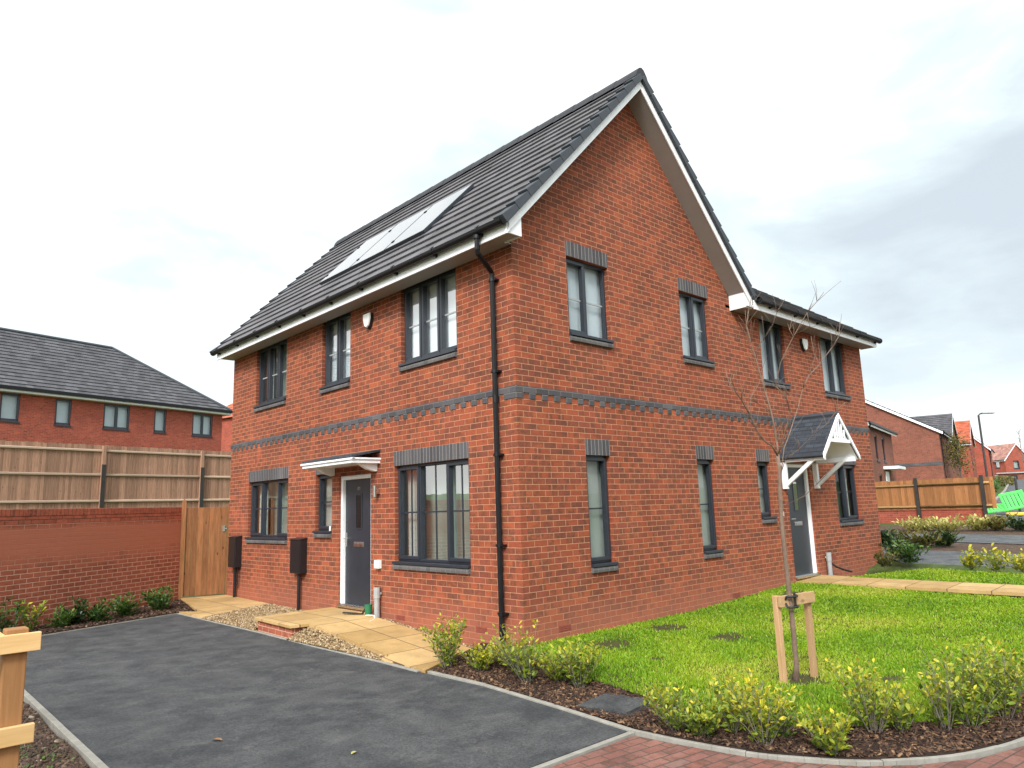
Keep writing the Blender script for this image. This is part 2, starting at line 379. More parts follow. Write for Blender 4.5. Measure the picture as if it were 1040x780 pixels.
def arr_mesh(name, V, F, tint, mat, parent=None, smooth=False, loc=(0, 0, 0)):
    """numpy mesh: V (n,3), F (m,k) one polygon size"""
    me = bpy.data.meshes.new(name); n = len(V); m, k = F.shape
    me.vertices.add(n); me.vertices.foreach_set('co', np.ascontiguousarray(V, np.float32).ravel())
    me.loops.add(m * k); me.loops.foreach_set('vertex_index', np.ascontiguousarray(F, np.int32).ravel())
    me.polygons.add(m); me.polygons.foreach_set('loop_start', np.arange(0, m * k, k, dtype=np.int32))
    me.update(calc_edges=True); me.validate()
    at = me.attributes.new('tint', 'FLOAT', 'POINT'); at.data.foreach_set('value', np.ascontiguousarray(tint, np.float32))
    me.materials.append(M[mat])
    if smooth: me.polygons.foreach_set('use_smooth', np.ones(m, bool))
    o = bpy.data.objects.new(name, me); COL.objects.link(o)
    if parent: o.parent = parent
    else: o.location = loc
    return o
def rotmats(n, tilt=math.pi, r=rng):
    a = r.uniform(0, 2 * np.pi, n); b = r.normal(0, tilt, n); c = r.normal(0, tilt, n)
    def mk(ax, t):
        m = np.zeros((len(t), 3, 3)); co, si = np.cos(t), np.sin(t); i, j = [(1, 2), (2, 0), (0, 1)][ax]
        m[:, ax, ax] = 1; m[:, i, i] = co; m[:, j, j] = co; m[:, i, j] = -si; m[:, j, i] = si; return m
    return mk(2, a) @ mk(0, b) @ mk(1, c)
def scatter(PV, PF, pos, rot, scl, tint):
    n = len(pos); k = len(PV)
    P = PV[None] * (scl[:, None, :] if scl.ndim == 2 else scl[:, None, None])
    V = np.einsum('nij,nkj->nki', rot, P) + pos[:, None]
    F = PF[None] + (np.arange(n) * k)[:, None, None]
    return V.reshape(-1, 3), F.reshape(-1, PF.shape[1]), np.repeat(tint, k)

def inpoly(P, poly):
    x, y = P[:, 0], P[:, 1]; c = np.zeros(len(P), bool); n = len(poly)
    for i in range(n):
        x0, y0 = poly[i]; x1, y1 = poly[(i + 1) % n]
        cond = ((y0 > y) != (y1 > y)) & (x < (x1 - x0) * (y - y0) / ((y1 - y0) or 1e-9) + x0)
        c ^= cond
    return c
def rand_in(poly, dens, r=rng):
    a = np.array(poly); lo, hi = a.min(0), a.max(0); n = int((hi - lo).prod() * dens)
    P = r.uniform(lo, hi, (n, 2)); return P[inpoly(P, poly)]

# ------------------------------------------------------------------ ground heights
def sm(a, b, t): u = np.clip((t - a) / (b - a), 0, 1); return u * u * (3 - 2 * u)
def zdrive(X, Y): return -.13 + .014 * Y
def zpave(X, Y): return -.13 + .014 * Y + .033 * np.maximum(0, X - 1.5)
def zlawn(X, Y):
    h = .033 * np.maximum(0, X - 3.5) + .02 * np.minimum(0, Y) - .11 * sm(.3, -1., X) - .09 * sm(-3.7, -4.7, Y)
    return np.maximum(h, zpave(X, Y) + .02)
def zterr(X, Y):
    X = np.asarray(X, float); Y = np.asarray(Y, float)
    right = .033 * np.clip(X - 3.5, 0, 170)
    left = (1.55 * sm(11, 16, Y) + .05 * np.clip(Y - 17, 0, 30)) * (1 - sm(9, 16, X))
    h = right + left + .02 * np.clip(Y, -12, 0)
    near = sm(-7, -5, X) * (1 - sm(9, 10.5, X)) * (1 - sm(8.2, 9.0, Y))
    h = h - .04 - .30 * near
    d = np.hypot(X + 2, Y + 2)
    back = sm(.15, .6, -(X + .9 * Y) / np.maximum(d, 1))    # unseen low hills added behind the viewpoint to darken window reflections
    return h + back * (11 * sm(38, 62, d) * (1 + .35 * np.sin(X * .05) + .25 * np.sin(Y * .083 + 1)))

def sheet(name, poly, zf, mat, dz=0., step=.35, kind='structure', uvrot=0., thick=0.):
    """polygon sheet draped on zf"""
    bm = bmesh.new(); vs = [bm.verts.new((x, y, 0)) for x, y in poly]; bm.faces.new(vs)
    a = np.array(poly); lo, hi = a.min(0), a.max(0)
    for ax in (0, 1):
        k = lo[ax] + step
        while k < hi[ax] - 1e-3:
            no = [0, 0, 0]; no[ax] = 1; co = [0, 0, 0]; co[ax] = k
            bmesh.ops.bisect_plane(bm, geom=bm.verts[:] + bm.edges[:] + bm.faces[:], plane_co=co, plane_no=no); k += step
    for v in bm.verts: v.co.z = float(zf(v.co.x, v.co.y)) + dz
    if thick:
        be = [e for e in bm.edges if e.is_boundary]
        r = bmesh.ops.extrude_edge_only(bm, edges=be)
        for v in r['geom']:
            if isinstance(v, bmesh.types.BMVert): v.co.z -= thick
    bmesh.ops.recalc_face_normals(bm, faces=bm.faces)
    me = bpy.data.meshes.new(name); bm.to_mesh(me); bm.free()
    ul = me.uv_layers.new(name='UVMap'); c, s_ = math.cos(uvrot), math.sin(uvrot)
    for l in me.loops:
        x, y, z = me.vertices[l.vertex_index].co; ul.data[l.index].uv = (c * x - s_ * y, s_ * x + c * y)
    me.materials.append(M[mat])
    if me.polygons and me.polygons[0].normal.z < 0: me.flip_normals()
    o = bpy.data.objects.new(name, me); COL.objects.link(o)
    if kind: o['kind'] = kind
    return o

# ------------------------------------------------------------------ SETTING: ground
def make_ground():
    ax = np.concatenate([-np.geomspace(700, 14, 26), np.arange(-13, 24, .5), np.geomspace(24.5, 700, 40)])
    ay = np.concatenate([-np.geomspace(700, 12, 26), np.arange(-11.5, 20, .5), np.geomspace(20.5, 700, 36)])
    X, Y = np.meshgrid(ax, ay, indexing='ij'); Z = zterr(X, Y)
    V = np.stack([X, Y, Z], -1).reshape(-1, 3); n, m = X.shape
    i, j = np.meshgrid(np.arange(n - 1), np.arange(m - 1), indexing='ij'); a = (i * m + j).ravel()
    F = np.stack([a, a + m, a + m + 1, a + 1], -1)
    o = arr_mesh('ground', V, F, np.zeros(len(V)), 'terrain', smooth=True); o['kind'] = 'structure'
make_ground()

KERB = [(-1.25, -2.5), (-1.20, -2.92), (-1.09, -3.42), (-.97, -3.68), (-.74, -4.04), (-.48, -4.29), (-.08, -4.54), (.57, -4.74), (1.4, -4.82), (6.85, -4.84)]
def catmull(P, n=6):
    P = [np.array(p) for p in P]; Q = [2 * P[0] - P[1]] + P + [2 * P[-1] - P[-2]]; out = []
    for i in range(1, len(Q) - 2):
        for k in range(n):
            t = k / n; out.append(tuple(float(v) for v in .5 * (2 * Q[i] + (Q[i + 1] - Q[i - 1]) * t + (2 * Q[i - 1] - 5 * Q[i] + 4 * Q[i + 1] - Q[i + 2]) * t * t + (3 * Q[i] - Q[i - 1] - 3 * Q[i + 1] + Q[i + 2]) * t ** 3)))
    return out + [tuple(float(v) for v in P[-1])]
INNER = [(-.20, .30), (-.22, -.33), (-.40, -1.30), (-.50, -2.10), (-.58, -2.75), (-.52, -3.3), (-.12, -3.92), (.5, -4.28), (1.4, -4.42), (6.85, -4.45)]
LAWN = INNER + [(6.85, -.015), (.03, -.015)]
DRIVE = [(-4.42, -2.5), (-1.25, -2.5), (-1.2, -1.59), (-1.14, -.58), (-1.20, .32), (-1.25, 1.18), (-1.33, 2.6), (-1.37, 4.27), (-1.46, 5.91), (-1.52, 7.11), (-2.68, 6.75), (-4.42, 6.2)]
sheet('driveway', DRIVE, zdrive, 'tarmac', 0, .8)
sheet('block_paving', [(-30, -12.5), (30, -12.5), (30, -4.9), (1.4, -4.9), (.57, -4.82), (-.08, -4.62), (-.5, -4.37), (-.8, -4.1), (-1.04, -3.72), (-1.16, -3.44), (-1.27, -2.93), (-1.32, -2.6), (-4.42, -2.6), (-30, -2.6)], zpave, 'paver', 0, 2.0, uvrot=.12)
sheet('mulch_bed', [(-1.12, .30), (-1.08, -.58), (-1.14, -1.59), (-1.19, -2.5)] + [(x + .016, y + .012) for x, y in KERB[1:]] + INNER[::-1] + [(0.0, .30), (-.02, .74), (-.6, .58)], lambda X, Y: zlawn(X, Y) - .012, 'mulch', 0, .3)
sheet('lawn', LAWN, zlawn, 'lawn_soil', 0, .4)
sheet('side_lawn', [(7.62, -4.8), (9.6, -4.8), (9.6, -1.2), (7.62, -.35)], zlawn, 'lawn_soil', 0, .5)
sheet('garden_path', [(6.86, -4.84), (7.61, -4.84), (7.64, -.7), (7.74, -.3), (7.74, -.01), (6.72, -.01), (6.80, -.6)], lambda X, Y: np.maximum(zlawn(X, Y), .033 * (X - 3.5) * 1.0) + .022, 'slab', 0, .5, thick=.05)
sheet('left_bed', [(-4.42, 6.22), (-2.68, 6.77), (-1.52, 7.13), (-1.27, 6.9), (-.84, 9.0), (-4.2, 6.98)], lambda X, Y: zdrive(X, Y) + .02, 'mulch', 0, .4)
sheet('bare_soil', [(-4.50, -2.5), (-4.50, 6.3), (-9, 5.), (-9, -2.5)], lambda X, Y: zdrive(X, Y) - .015 + .02 * np.sin(X * 5.1) * np.sin(Y * 4.3), 'soil', 0, .25)
# gravel margin between gate slabs and landing, and beside the ramp
GRAV1 = [(-.01, 4.52), (-1.29, 4.48), (-1.35, 4.2), (-1.36, 4.4), (-1.44, 5.91), (-1.46, 6.15), (-.01, 6.79)]
GRAV2 = [(-1.355, 3.3), (-1.06, 3.2), (-1.075, 1.15), (-1.22, 1.05), (-1.32, 2.6)]
def zgrav(X, Y): return zdrive(X, Y) + .015 + .012 * sm(-1.4, -.4, X)
def zgrav2(X, Y): return zdrive(X, Y) + .015 + .12 * sm(1.2, 3.1, Y) * sm(-1.36, -1.08, X)
sheet('gravel_margin', GRAV1, zgrav, 'gravel_base', 0, .2)
sheet('gravel_verge', GRAV2, zgrav2, 'gravel_base', 0, .15)
sheet('gate_paving', [(-.84, 9.05), (-.0, 8.85), (-.005, 6.77), (-1.45, 6.13), (-1.49, 7.12), (-1.25, 6.85)], lambda X, Y: zdrive(X, Y) + .035, 'slab', 0, .6, thick=.05)
def zramp(X, Y): return zdrive(X, Y) + .02 + .183 * np.clip((Y - .7) / 2.5, 0, 1)
sheet('paved_ramp', [(-1.17, .34), (-.62, .60), (-.13, .80), (-.13, 3.17), (-1.08, 3.17), (-1.09, 1.13), (-1.22, 1.12)], zramp, 'slab', 0, .3, thick=.1)
sheet('ramp_gravel', [(-.125, .80), (-.01, .78), (-.01, 3.17), (-.125, 3.17)], lambda X, Y: zramp(X, Y) - .03, 'gravel_base', 0, .3)
# landing: buff slabs over a low brick edge
mb = MB(); mb.prism([(-.005, 3.19, -.2), (-1.28, 3.28, -.2), (-1.25, 4.44, -.2), (-.005, 4.46, -.2)], (0, 0, .268))
o = mb.build('landing', 'brick_wall'); o['kind'] = 'structure'
mb = MB(); mb.prism([(-.003, 3.17, .070), (-1.085, 3.17, .070), (-1.33, 3.24, .070), (-1.29, 4.48, .070), (-.003, 4.50, .070)], (0, 0, .042))
o2 = mb.build('paving_slab', 'slab', o, bevel=.004)
# kerbs / edgings
def edging(name, pts, w, zf, h=.0, top=.02, seg=.9, mat='concrete'):
    mb = MB(); run = 0.; j = 0.; P = [Vector((x, y, 0)) for x, y in pts]
    for a, b in zip(P[:-1], P[1:]):
        L = (b - a).length; n = max(1, round(L / seg)); d = (b - a) / n
        for i in range(n):
            p = a + d * i; q = a + d * (i + 1); run += d.length; cut = run >= seg * .98; g = d.normalized() * .003
            p2 = p; q2 = q - g if cut else q
            if cut: run = 0.
            sd = Vector((-d.y, d.x, 0)).normalized() * w / 2
            zs = [float(zf(c.x, c.y)) for c in (p2, q2)]; j = random.uniform(-.003, .003) if run == d.length else j
            vs = [(c.x + s_ * sd.x, c.y + s_ * sd.y, z + dz) for dz in (-.12, top + j) for c, z in ((p2, zs[0]), (q2, zs[1])) for s_ in (-1, 1)]
            mb.add(vs, [(0, 2, 3, 1), (4, 5, 7, 6), (0, 1, 5, 4), (2, 6, 7, 3), (0, 4, 6, 2), (1, 3, 7, 5)])
    o = mb.build(name, mat, bevel=.003, fix=False); o['kind'] = 'structure'; return o
edging('kerb', catmull(KERB, 4), .036, zpave, top=.014, seg=.9)
edging('kerb', [(-1.25, -2.52), (-1.17, -1.59), (-1.11, -.58), (-1.15, .30)], .05, zdrive, top=.014)
edging('kerb', [(-1.28, -2.55), (-4.46, -2.55)], .05, zdrive, top=.010)
edging('kerb', [(-4.46, -2.5), (-4.46, 6.2)], .055, zdrive, top=.02)
edging('kerb', [(-1.22, .40), (-1.23, 1.18), (-1.31, 2.6), (-1.35, 4.27), (-1.44, 5.91), (-1.50, 7.14)], .045, zdrive, top=.012)
edging('kerb', [(-1.52, 7.15), (-2.68, 6.78), (-4.42, 6.23)], .045, zdrive, top=.012)
# drives and verges up the street on the right
def zr(X, Y): return zterr(X, Y) + .045
sheet('side_drive', [(9.68, -6), (12.65, -6), (12.65, 9), (10.95, 9), (10.95, -.1), (9.68, -1.2)], zr, 'tarmac_far', .01, 1.5)
sheet('far_drive', [(14.75, -6), (17.1, -6), (17.1, 9), (14.75, 9)], zr, 'tarmac_far', .01, 1.5)
sheet('planting_bed', [(12.7, -6), (14.7, -6), (14.7, 1.0), (12.7, 1.0)], zr, 'soil', .0, 1.)
sheet('planting_verge', [(17.15, -6), (20.6, -6), (20.6, 6.0), (17.15, 6.0)], zr, 'soil', .0, 1.)
sheet('grass_verge', [(12.7, 1.02), (14.7, 1.02), (14.7, 6), (12.7, 6)], zr, 'lawn_soil', .0, 1.)
sheet('street', [(20.7, -9), (34, -7), (50, -2.2), (76, 3.2), (98, 8.5), (130, 15), (130, 24), (98, 18.3), (76, 12.3), (50, 6.7), (31, 2.9), (24.6, 1.6), (23.2, .4), (20.7, -.5)], zr, 'tarmac_far', .02, 4.)
edging('street_kerb', [(23.2, .45), (24.6, 1.7), (31, 3.0), (50, 6.8), (76, 12.4), (98, 18.4)], .14, zr, top=.11, seg=2.)

# ------------------------------------------------------------------ facade frames
def FL(u, d, z): return (-d, u, z)          # left facade: u runs along +Y, d outwards (-X)
def FR(u, d, z): return (u, -d, z)          # gable facade: u runs along +X, d outwards (-Y)

def wall_panel(mb, F, u0, u1, z0, z1, ops, rev=.1, flip=False):
    us = sorted({u0, u1, *[o[0] for o in ops], *[o[1] for o in ops]}); zs = sorted({z0, z1, *[o[2] for o in ops], *[o[3] for o in ops]})
    us = [u for u in us if u0 <= u <= u1]; zs = [z for z in zs if z0 <= z <= z1]
    for a, b in zip(us[:-1], us[1:]):
        for c, e in zip(zs[:-1], zs[1:]):
            um, zm = (a + b) / 2, (c + e) / 2
            if any(o[0] < um < o[1] and o[2] < zm < o[3] for o in ops): continue
            q = [F(a, 0, c), F(b, 0, c), F(b, 0, e), F(a, 0, e)]
            mb.quad(*(q[::-1] if flip else q))
    for a, b, c, e in ops:
        mb.quad(F(a, 0, c), F(a, 0, e), F(a, -rev, e), F(a, -rev, c)); mb.quad(F(b, 0, c), F(b, -rev, c), F(b, -rev, e), F(b, 0, e))
        mb.quad(F(a, 0, e), F(b, 0, e), F(b, -rev, e), F(a, -rev, e)); mb.quad(F(a, 0, c), F(a, -rev, c), F(b, -rev, c), F(b, 0, c))

def fbox(mb, F, a, b, d0, d1, z0, z1, mi=0): return mb.box(a, b, d0, d1, z0, z1, mi, tf=F)

def make_window(parent, F, u0, u1, z0, z1, lights, lintel=None, bars=None, vbars=False, back='blind', order=1):
    """lights: list of (relative width, sash?) from low u to high u"""
    fd0, fd1 = -.135, -.065
    W = u1 - u0; cill = .045; zb = z0 + cill
    m = MB(); fw = .036
    fbox(m, F, u0, u1, fd0, fd1, z1 - fw, z1); fbox(m, F, u0, u1, fd0, fd1, zb, zb + fw)
    fbox(m, F, u0, u0 + fw, fd0, fd1, zb + fw, z1 - fw); fbox(m, F, u1 - fw, u1, fd0, fd1, zb + fw, z1 - fw)
    fbox(m, F, u0 - .004, u1 + .004, .0015, .052, z0 + .002, z0 + cill - .006); fbox(m, F, u0 + .002, u1 - .002, -.15, .0015, z0 + .004, z0 + cill - .01)       # black cill board over the brick sill
    fbox(m, F, u0 + .002, u1 - .002, -.15, -.072, z0 + cill - .01, zb)
    tot = sum(l[0] for l in lights); u = u0 + fw; iw = W - 2 * fw - .042 * (len(lights) - 1)
    panes = []
    for i, (rw, sash) in enumerate(lights):
        w = iw * rw / tot; a, b = u, u + w; c, e = zb + fw, z1 - fw
        if sash:
            s_ = .034
            for q in ((a - .012, b + .012, e - s_, e + .012), (a - .012, b + .012, c - .012, c + s_), (a - .012, a + s_, c + s_, e - s_), (b - s_, b + .012, c + s_, e - s_)):
                fbox(m, F, q[0], q[1], fd0 + .01, fd1 + .016, q[2], q[3])
            a, b, c, e = a + s_, b - s_, c + s_, e - s_
        panes.append((a, b, c, e))
        if i < len(lights) - 1: fbox(m, F, u + w, u + w + .042, fd0, fd1 + .002, zb + fw, z1 - fw)
        u += w + .042
    o = m.build('window', 'anth', parent, fix=True, bevel=.004)
    p = MB()
    for a, b, c, e in panes:
        p.quad(F(a - .004, -.112, c - .004), F(b + .004, -.112, c - .004), F(b + .004, -.112, e + .004), F(a - .004, -.112, e + .004))
    p.build('pane', 'pane', o)
    if bars:
        g = MB()
        for a, b, c, e in panes:
            zm = c + (e - c) * bars
            fbox(g, F, a - .002, b + .002, -.122, -.104, zm - .011, zm + .011)
            if vbars: fbox(g, F, (a + b) / 2 - .010, (a + b) / 2 + .010, -.121, -.105, c - .002, e + .002)
        g.build('glazing_bar', 'anth' if vbars or z0 < 3 else 'grey_pvc', o, fix=True)
    # brick sill
    s = MB()
    prof = [(-.14, z0 - .0), (.02, z0 - .002), (.040, z0 - .012), (.046, z0 - .035), (.042, z0 - .068), (-.02, z0 - .074), (-.14, z0 - .072)]
    n = len(prof); vs = [F(uu, d, z) for uu in (u0 + .001, u1 - .001) for d, z in prof]
    s.add(vs, [tuple(range(n))[::-1], tuple(range(n, 2 * n))] + [(i, (i + 1) % n, n + (i + 1) % n, n + i) for i in range(n)])
    s.build('brick_sill', 'grey_sill', o, fix=True)
    if lintel:
        l = MB(); fbox(l, F, u0 - .008, u1 + .008, -.09, .004, z1 + .002, z1 + .215)
        l.build('lintel', 'grey_soldier', o, fix=True)
    # what is behind the glass
    k = MB()
    if back == 'blind':
        fbox(k, F, u0 - .12, u1 + .12, -.19, -.186, z0 - .05, z1 + .06); k.build('blind', 'blind', o, fix=True)
    elif back == 'curtain':
        def fold(ua, ub):
            N = 22; pr = []
            for i in range(N + 1):
                uu = ua + (ub - ua) * i / N; dd = -.24 - .012 * math.sin(i * 1.9)
                pr += [(F(uu, dd, z0 + .03), F(uu, dd, z1))]
            for (a, b), (c, e) in zip(pr[:-1], pr[1:]): k.quad(a, c, e, b)
        fold(u0 + .02, u0 + W * .17); k.build('curtain', 'curtain', o)
        k = MB(); fold(u1 - W * .22, u1 - .02); k.build('curtain', 'curtain', o)
        r = MB(); fbox(r, F, u0 - .6, u1 + .6, -.42, -.38, z0 - .3, z1 + .3); r.build('room_wall', 'room', o, fix=True)
    else:
        fbox(k, F, u0 - .15, u1 + .15, -.20, -.196, z0 - .05, z1 + .05); k.build('blind', 'curtain', o, fix=True)
    return o

# ------------------------------------------------------------------ THE HOUSE
XR, YB = 10.80, 8.82          # right end, far end
SOF = 4.935                   # soffit / top of wall at the eaves
house = thing('semi_detached_house', 'new red brick semi detached house with steep dark tiled gable roof and anthracite windows', 'house')
GL, GR_ = 1.0, .19
opL = [(.95, 2.68, .85, 2.256), (3.33, 4.30, .135, 2.19), (4.53, 5.10, 1.275, 2.256), (6.14, 7.88, 1.15, 2.256),
       (1.145, 2.49, 3.715, SOF), (3.97, 4.93, 3.715, SOF), (6.30, 7.66, 3.715, SOF)]
opR = [(1.232, 1.726, .80, 2.256), (3.85, 4.34, .80, 2.256), (5.705, 6.165, 1.26, 2.256), (6.73, 7.68, .165, 2.235), (8.80, 9.90, 1.09, 2.256),
       (6.235, 7.17, 3.715, SOF), (8.765, 9.93, 3.715, SOF)]
opG = [(1.018, 1.90, 3.855, 4.987), (3.685, 4.53, 3.855, 4.987)]
AX = 2.57; M_ = (8.17 - 5.04) / (2.57 + .42)     # ridge line x, roof slope
EZ = 5.04; EX = -.42
mb = MB()
wall_panel(mb, FL, 0, YB, -.4, SOF + .05, [o if o[3] < 4.9 else (o[0], o[1], o[2], SOF + .05) for o in opL], flip=True)
wall_panel(mb, FR, 5.1, XR, -.4, SOF + .05, [o if o[3] < 4.9 else (o[0], o[1], o[2], SOF + .05) for o in opR if o[0] > 5.1])
mb.quad((XR, 0, -.4), (XR, YB, -.4), (XR, YB, SOF), (XR, 0, SOF)); mb.add([(XR, 0, SOF), (XR, YB, SOF), (XR, YB / 2, 7.7)], [(0, 1, 2)])
mb.quad((XR, YB, -.4), (0, YB, -.4), (0, YB, SOF), (XR, YB, SOF)); mb.add([(5.14, YB, SOF), (0, YB, SOF), (AX, YB, 7.9)], [(0, 1, 2)])
mb.add([(5.1, 0, SOF), (5.30, 0, SOF), (5.30, 0, 5.06), (5.1, 0, 5.3)], [(0, 1, 2, 3)])
# gable panel, clipped under the verge
bm = bmesh.new(); g = MB()
wall_panel(g, FR, 0, 5.1, -.4, 8.3, opG + [o for o in opR if o[1] < 5.1])
tmp = bpy.data.meshes.new('t'); tmp.from_pydata(g.v, [], g.f); bm.from_mesh(tmp)
for sgn in (-1, 1):
    bmesh.ops.bisect_plane(bm, geom=bm.verts[:] + bm.edges[:] + bm.faces[:], plane_co=(AX, 0, 8.0), plane_no=(sgn * M_, 0, 1), clear_outer=True)
bm.verts.ensure_lookup_table(); bm.verts.index_update()
mb.add([v.co[:] for v in bm.verts], [tuple(v.index for v in f.verts) for f in bm.faces]); bm.free(); bpy.data.meshes.remove(tmp)
mb.build('wall', 'brick', house)

# dentil band: grey course above, headers dropping below every other brick
mb = MB(); zb0, zb1 = 3.087 - .082, 3.087
mb.box(-.014, XR + .014, -.014, .0, zb0, zb1); mb.box(-.014, 0, .001, YB + .014, zb0, zb1)
k = 0; u = -.012
mb.box(-.012, .10, -.012, 0, zb0 - .075, zb0 - .001); mb.box(-.012, 0, .001, .215, zb0 - .075, zb0 - .001)
u = .154 + .06
while u < XR - .1: mb.box(u, u + .105, -.012, 0, zb0 - .075, zb0 - .001); u += .2252
u = .30
while u < YB - .1: mb.box(-.012, 0, u, u + .105, zb0 - .075, zb0 - .001); u += .2252
mb.build('dentil_course', 'grey_brick', house)
# brick vents and air bricks
def vent(F, u, z, w, h, mat='airbrick'):
    v = MB(); fbox(v, F, u - w / 2, u + w / 2, -.02, .003, z - h / 2, z + h / 2)
    for i in range(3): fbox(v, F, u - w * .4, u + w * .4, .003, .006, z - h / 2 + h * (i + .5) / 3 - .004, z - h / 2 + h * (i + .5) / 3 + .004)
    return v.build('air_brick', mat, house, fix=True)
vent(FR, .69, .12, .215, .07); vent(FR, 4.7, .10, .215, .07); vent(FL, .77, .113, .215, .07); vent(FL, 2.54, .11, .215, .07)
vent(FR, 8.35, .44, .215, .07)
vent(FL, 4.72, 2.73, .07, .14, 'airbrick'); vent(FL, 7.57, 2.69, .07, .14, 'airbrick')

S, X_ = True, False
# left facade windows (u low = near corner = right in the photograph)
make_window(house, FL, *opL[0], [(.9, S), (1.1, X_), (.9, S)], True, .5, True, 'curtain')
make_window(house, FL, *opL[3], [(.9, S), (1.1, X_), (.9, S)], True, .5, False, 'curtain')
make_window(house, FL, *opL[2], [(1, S)], True, .5, False, 'half')
make_window(house, FL, *opL[4], [(1, S), (1, S), (1, S)], False, .48)
make_window(house, FL, *opL[5], [(1, S), (1, S)], False, .48)
make_window(house, FL, *opL[6], [(1, S), (1, S), (1, S)], False, .48, False, 'curtain')
# gable facade
make_window(house, FR, *opG[0], [(1, S), (1.05, X_)], True, .48)
make_window(house, FR, *opG[1], [(1, X_), (1, S)], True, .48)
make_window(house, FR, *opR[0], [(1, S)], True, .5, False, 'half')
make_window(house, FR, *opR[1], [(1, S)], True, .5, False, 'half')
make_window(house, FR, *opR[2], [(1, S)], True, .5, False, 'half')
make_window(house, FR, *opR[4], [(1, X_), (1, S)], True, .5, False, 'curtain')
make_window(house, FR, *opR[5], [(1, X_), (1, S)], False, .0)  # here and in the next window the pale blind stands in for reflected sky
make_window(house, FR, *opR[6], [(1, X_), (1, S)], False, .0)

def make_door(F, u0, u1, z0, z1, hinge):
    m = MB(); d0, d1 = -.15, -.035; fw = .065; zt = z0 + .035
    fbox(m, F, u0, u0 + fw, d0, d1, zt, z1); fbox(m, F, u1 - fw, u1, d0, d1, zt, z1); fbox(m, F, u0 + fw, u1 - fw, d0, d1, z1 - fw, z1)
    o = m.build('front_door', 'white', house, fix=True, bevel=.004)
    m = MB(); fbox(m, F, u0 + fw + .003, u1 - fw - .003, -.14, -.085, zt + .004, z1 - fw - .003)
    uc = (u0 + u1) / 2; gz0, gz1 = z0 + 1.22, z0 + 1.74
    for q in ((uc - .10, uc - .075, gz0, gz1), (uc + .075, uc + .10, gz0, gz1), (uc - .10, uc + .10, gz1, gz1 + .025), (uc - .10, uc + .10, gz0 - .025, gz0)):
        fbox(m, F, q[0], q[1], -.09, -.075, q[2], q[3])
    for uu in (u0 + fw + .07, u1 - fw - .07): fbox(m, F, uu - .006, uu + .006, -.087, -.0835, zt + .1, z1 - fw - .1)
    m.build('door_leaf', 'anth', o, fix=True, bevel=.003)
    m = MB(); fbox(m, F, uc - .075, uc + .075, -.084, -.080, gz0, gz1); m.build('door_glass', 'pane', o)
    m = MB(); fbox(m, F, uc - .075, uc + .075, -.0845, -.083, gz0, gz1); m.build('glass_backing', 'black', o, fix=True)
    m = MB(); fbox(m, F, uc - .15, uc + .15, -.086, -.076, z0 + .93, z0 + 1.005); fbox(m, F, uc - .13, uc + .13, -.076, -.070, z0 + .945, z0 + .99)
    m.build('letterbox', 'chrome', o, fix=True, bevel=.004)
    hu = u1 - fw - .06 if hinge > 0 else u0 + fw + .06; s_ = -1 if hinge > 0 else 1
    m = MB(); fbox(m, F, hu - .016, hu + .016, -.086, -.074, z0 + .93, z0 + 1.15)
    m.tube([F(hu, -.075, z0 + 1.06), F(hu, -.02, z0 + 1.06), F(hu + s_ * .02, -.012, z0 + 1.06), F(hu + s_ * .12, -.012, z0 + 1.06)], .009)
    m.build('handle', 'chrome', o)
    # house number in small steel strokes
    m = MB(); nz = gz1 + .10
    def stroke(a, b): m.bar(F(uc + a[0] * (-1 if F is FL else 1), -.083, nz + a[1]), F(uc + b[0] * (-1 if F is FL else 1), -.083, nz + b[1]), .008, .008)
    if F is FL:
        stroke((-.012, -.03), (-.012, .03)); stroke((-.012, .03), (-.045, -.01)); stroke((-.05, -.012), (-.003, -.012)); stroke((.03, -.03), (.03, .03))
        m.build('door_number', 'chrome', o)
    m = MB(); fbox(m, F, u0 + .004, u1 - .004, -.15, .03, z0, zt); fbox(m, F, u0 + .01, u1 - .01, -.08, -.02, zt, zt + .012)
    m.build('threshold', 'chrome', o, fix=True)
make_door(FL, *opL[1], 1)
make_door(FR, *opR[3], -1)

# roofs ----------------------------------------------------------
def tile_slope(mb, P0, along, up, Ls, La, rows, hr, flip=False):
    """sawtooth tiled slope: P0 lower corner, along ridge dir unit, up-slope unit vector"""
    P0 = Vector(P0); al = Vector(along); up = Vector(up); nrm = al.cross(up)
    if nrm.z < 0: nrm = -nrm
    dr = Ls / rows; prof = []
    for i in range(rows):
        a = i * dr
        prof += [(a - .012, .012 if i else -.01), (a - .012, hr), ((i + 1) * dr - .012, .012)]
    bot = [(Ls, -.02), (-.012, -.02)]
    n = len(prof)
    pt = lambda s_, h, t: P0 + up * s_ + nrm * h + al * t
    for (s0, h0), (s1, h1) in zip(prof[:-1], prof[1:]):
        mb.add([pt(s0, h0, 0), pt(s0, h0, La), pt(s1, h1, La), pt(s1, h1, 0)], [(0, 1, 2, 3)], 0,
               [[(0, s0 + (h0 if s0 == s1 else 0)), (La, s0), (La, s1 - .001), (0, s1 - .001)]])
    mb.add([pt(0, -.02, 0), pt(Ls, -.02, 0), pt(Ls, -.02, La), pt(0, -.02, La)], [(0, 1, 2, 3)])
    for t in (0, La):
        for i in range(rows):
            a = prof[3 * i]; b = prof[3 * i + 1]; c = prof[3 * i + 2]
            mb.add([pt(a[0], -.02, t), pt(b[0], b[1], t), pt(c[0], c[1], t), pt(c[0], -.02, t)], [(0, 1, 2, 3)])
Y0, Y1 = -.33, 8.93
Ls = math.hypot(AX - EX, 8.17 - EZ); ROWS = 14
upL = Vector((AX - EX, 0, 8.17 - EZ)).normalized(); upR = Vector((-(AX - EX), 0, 8.17 - EZ)).normalized()
EXR = 2 * AX - EX
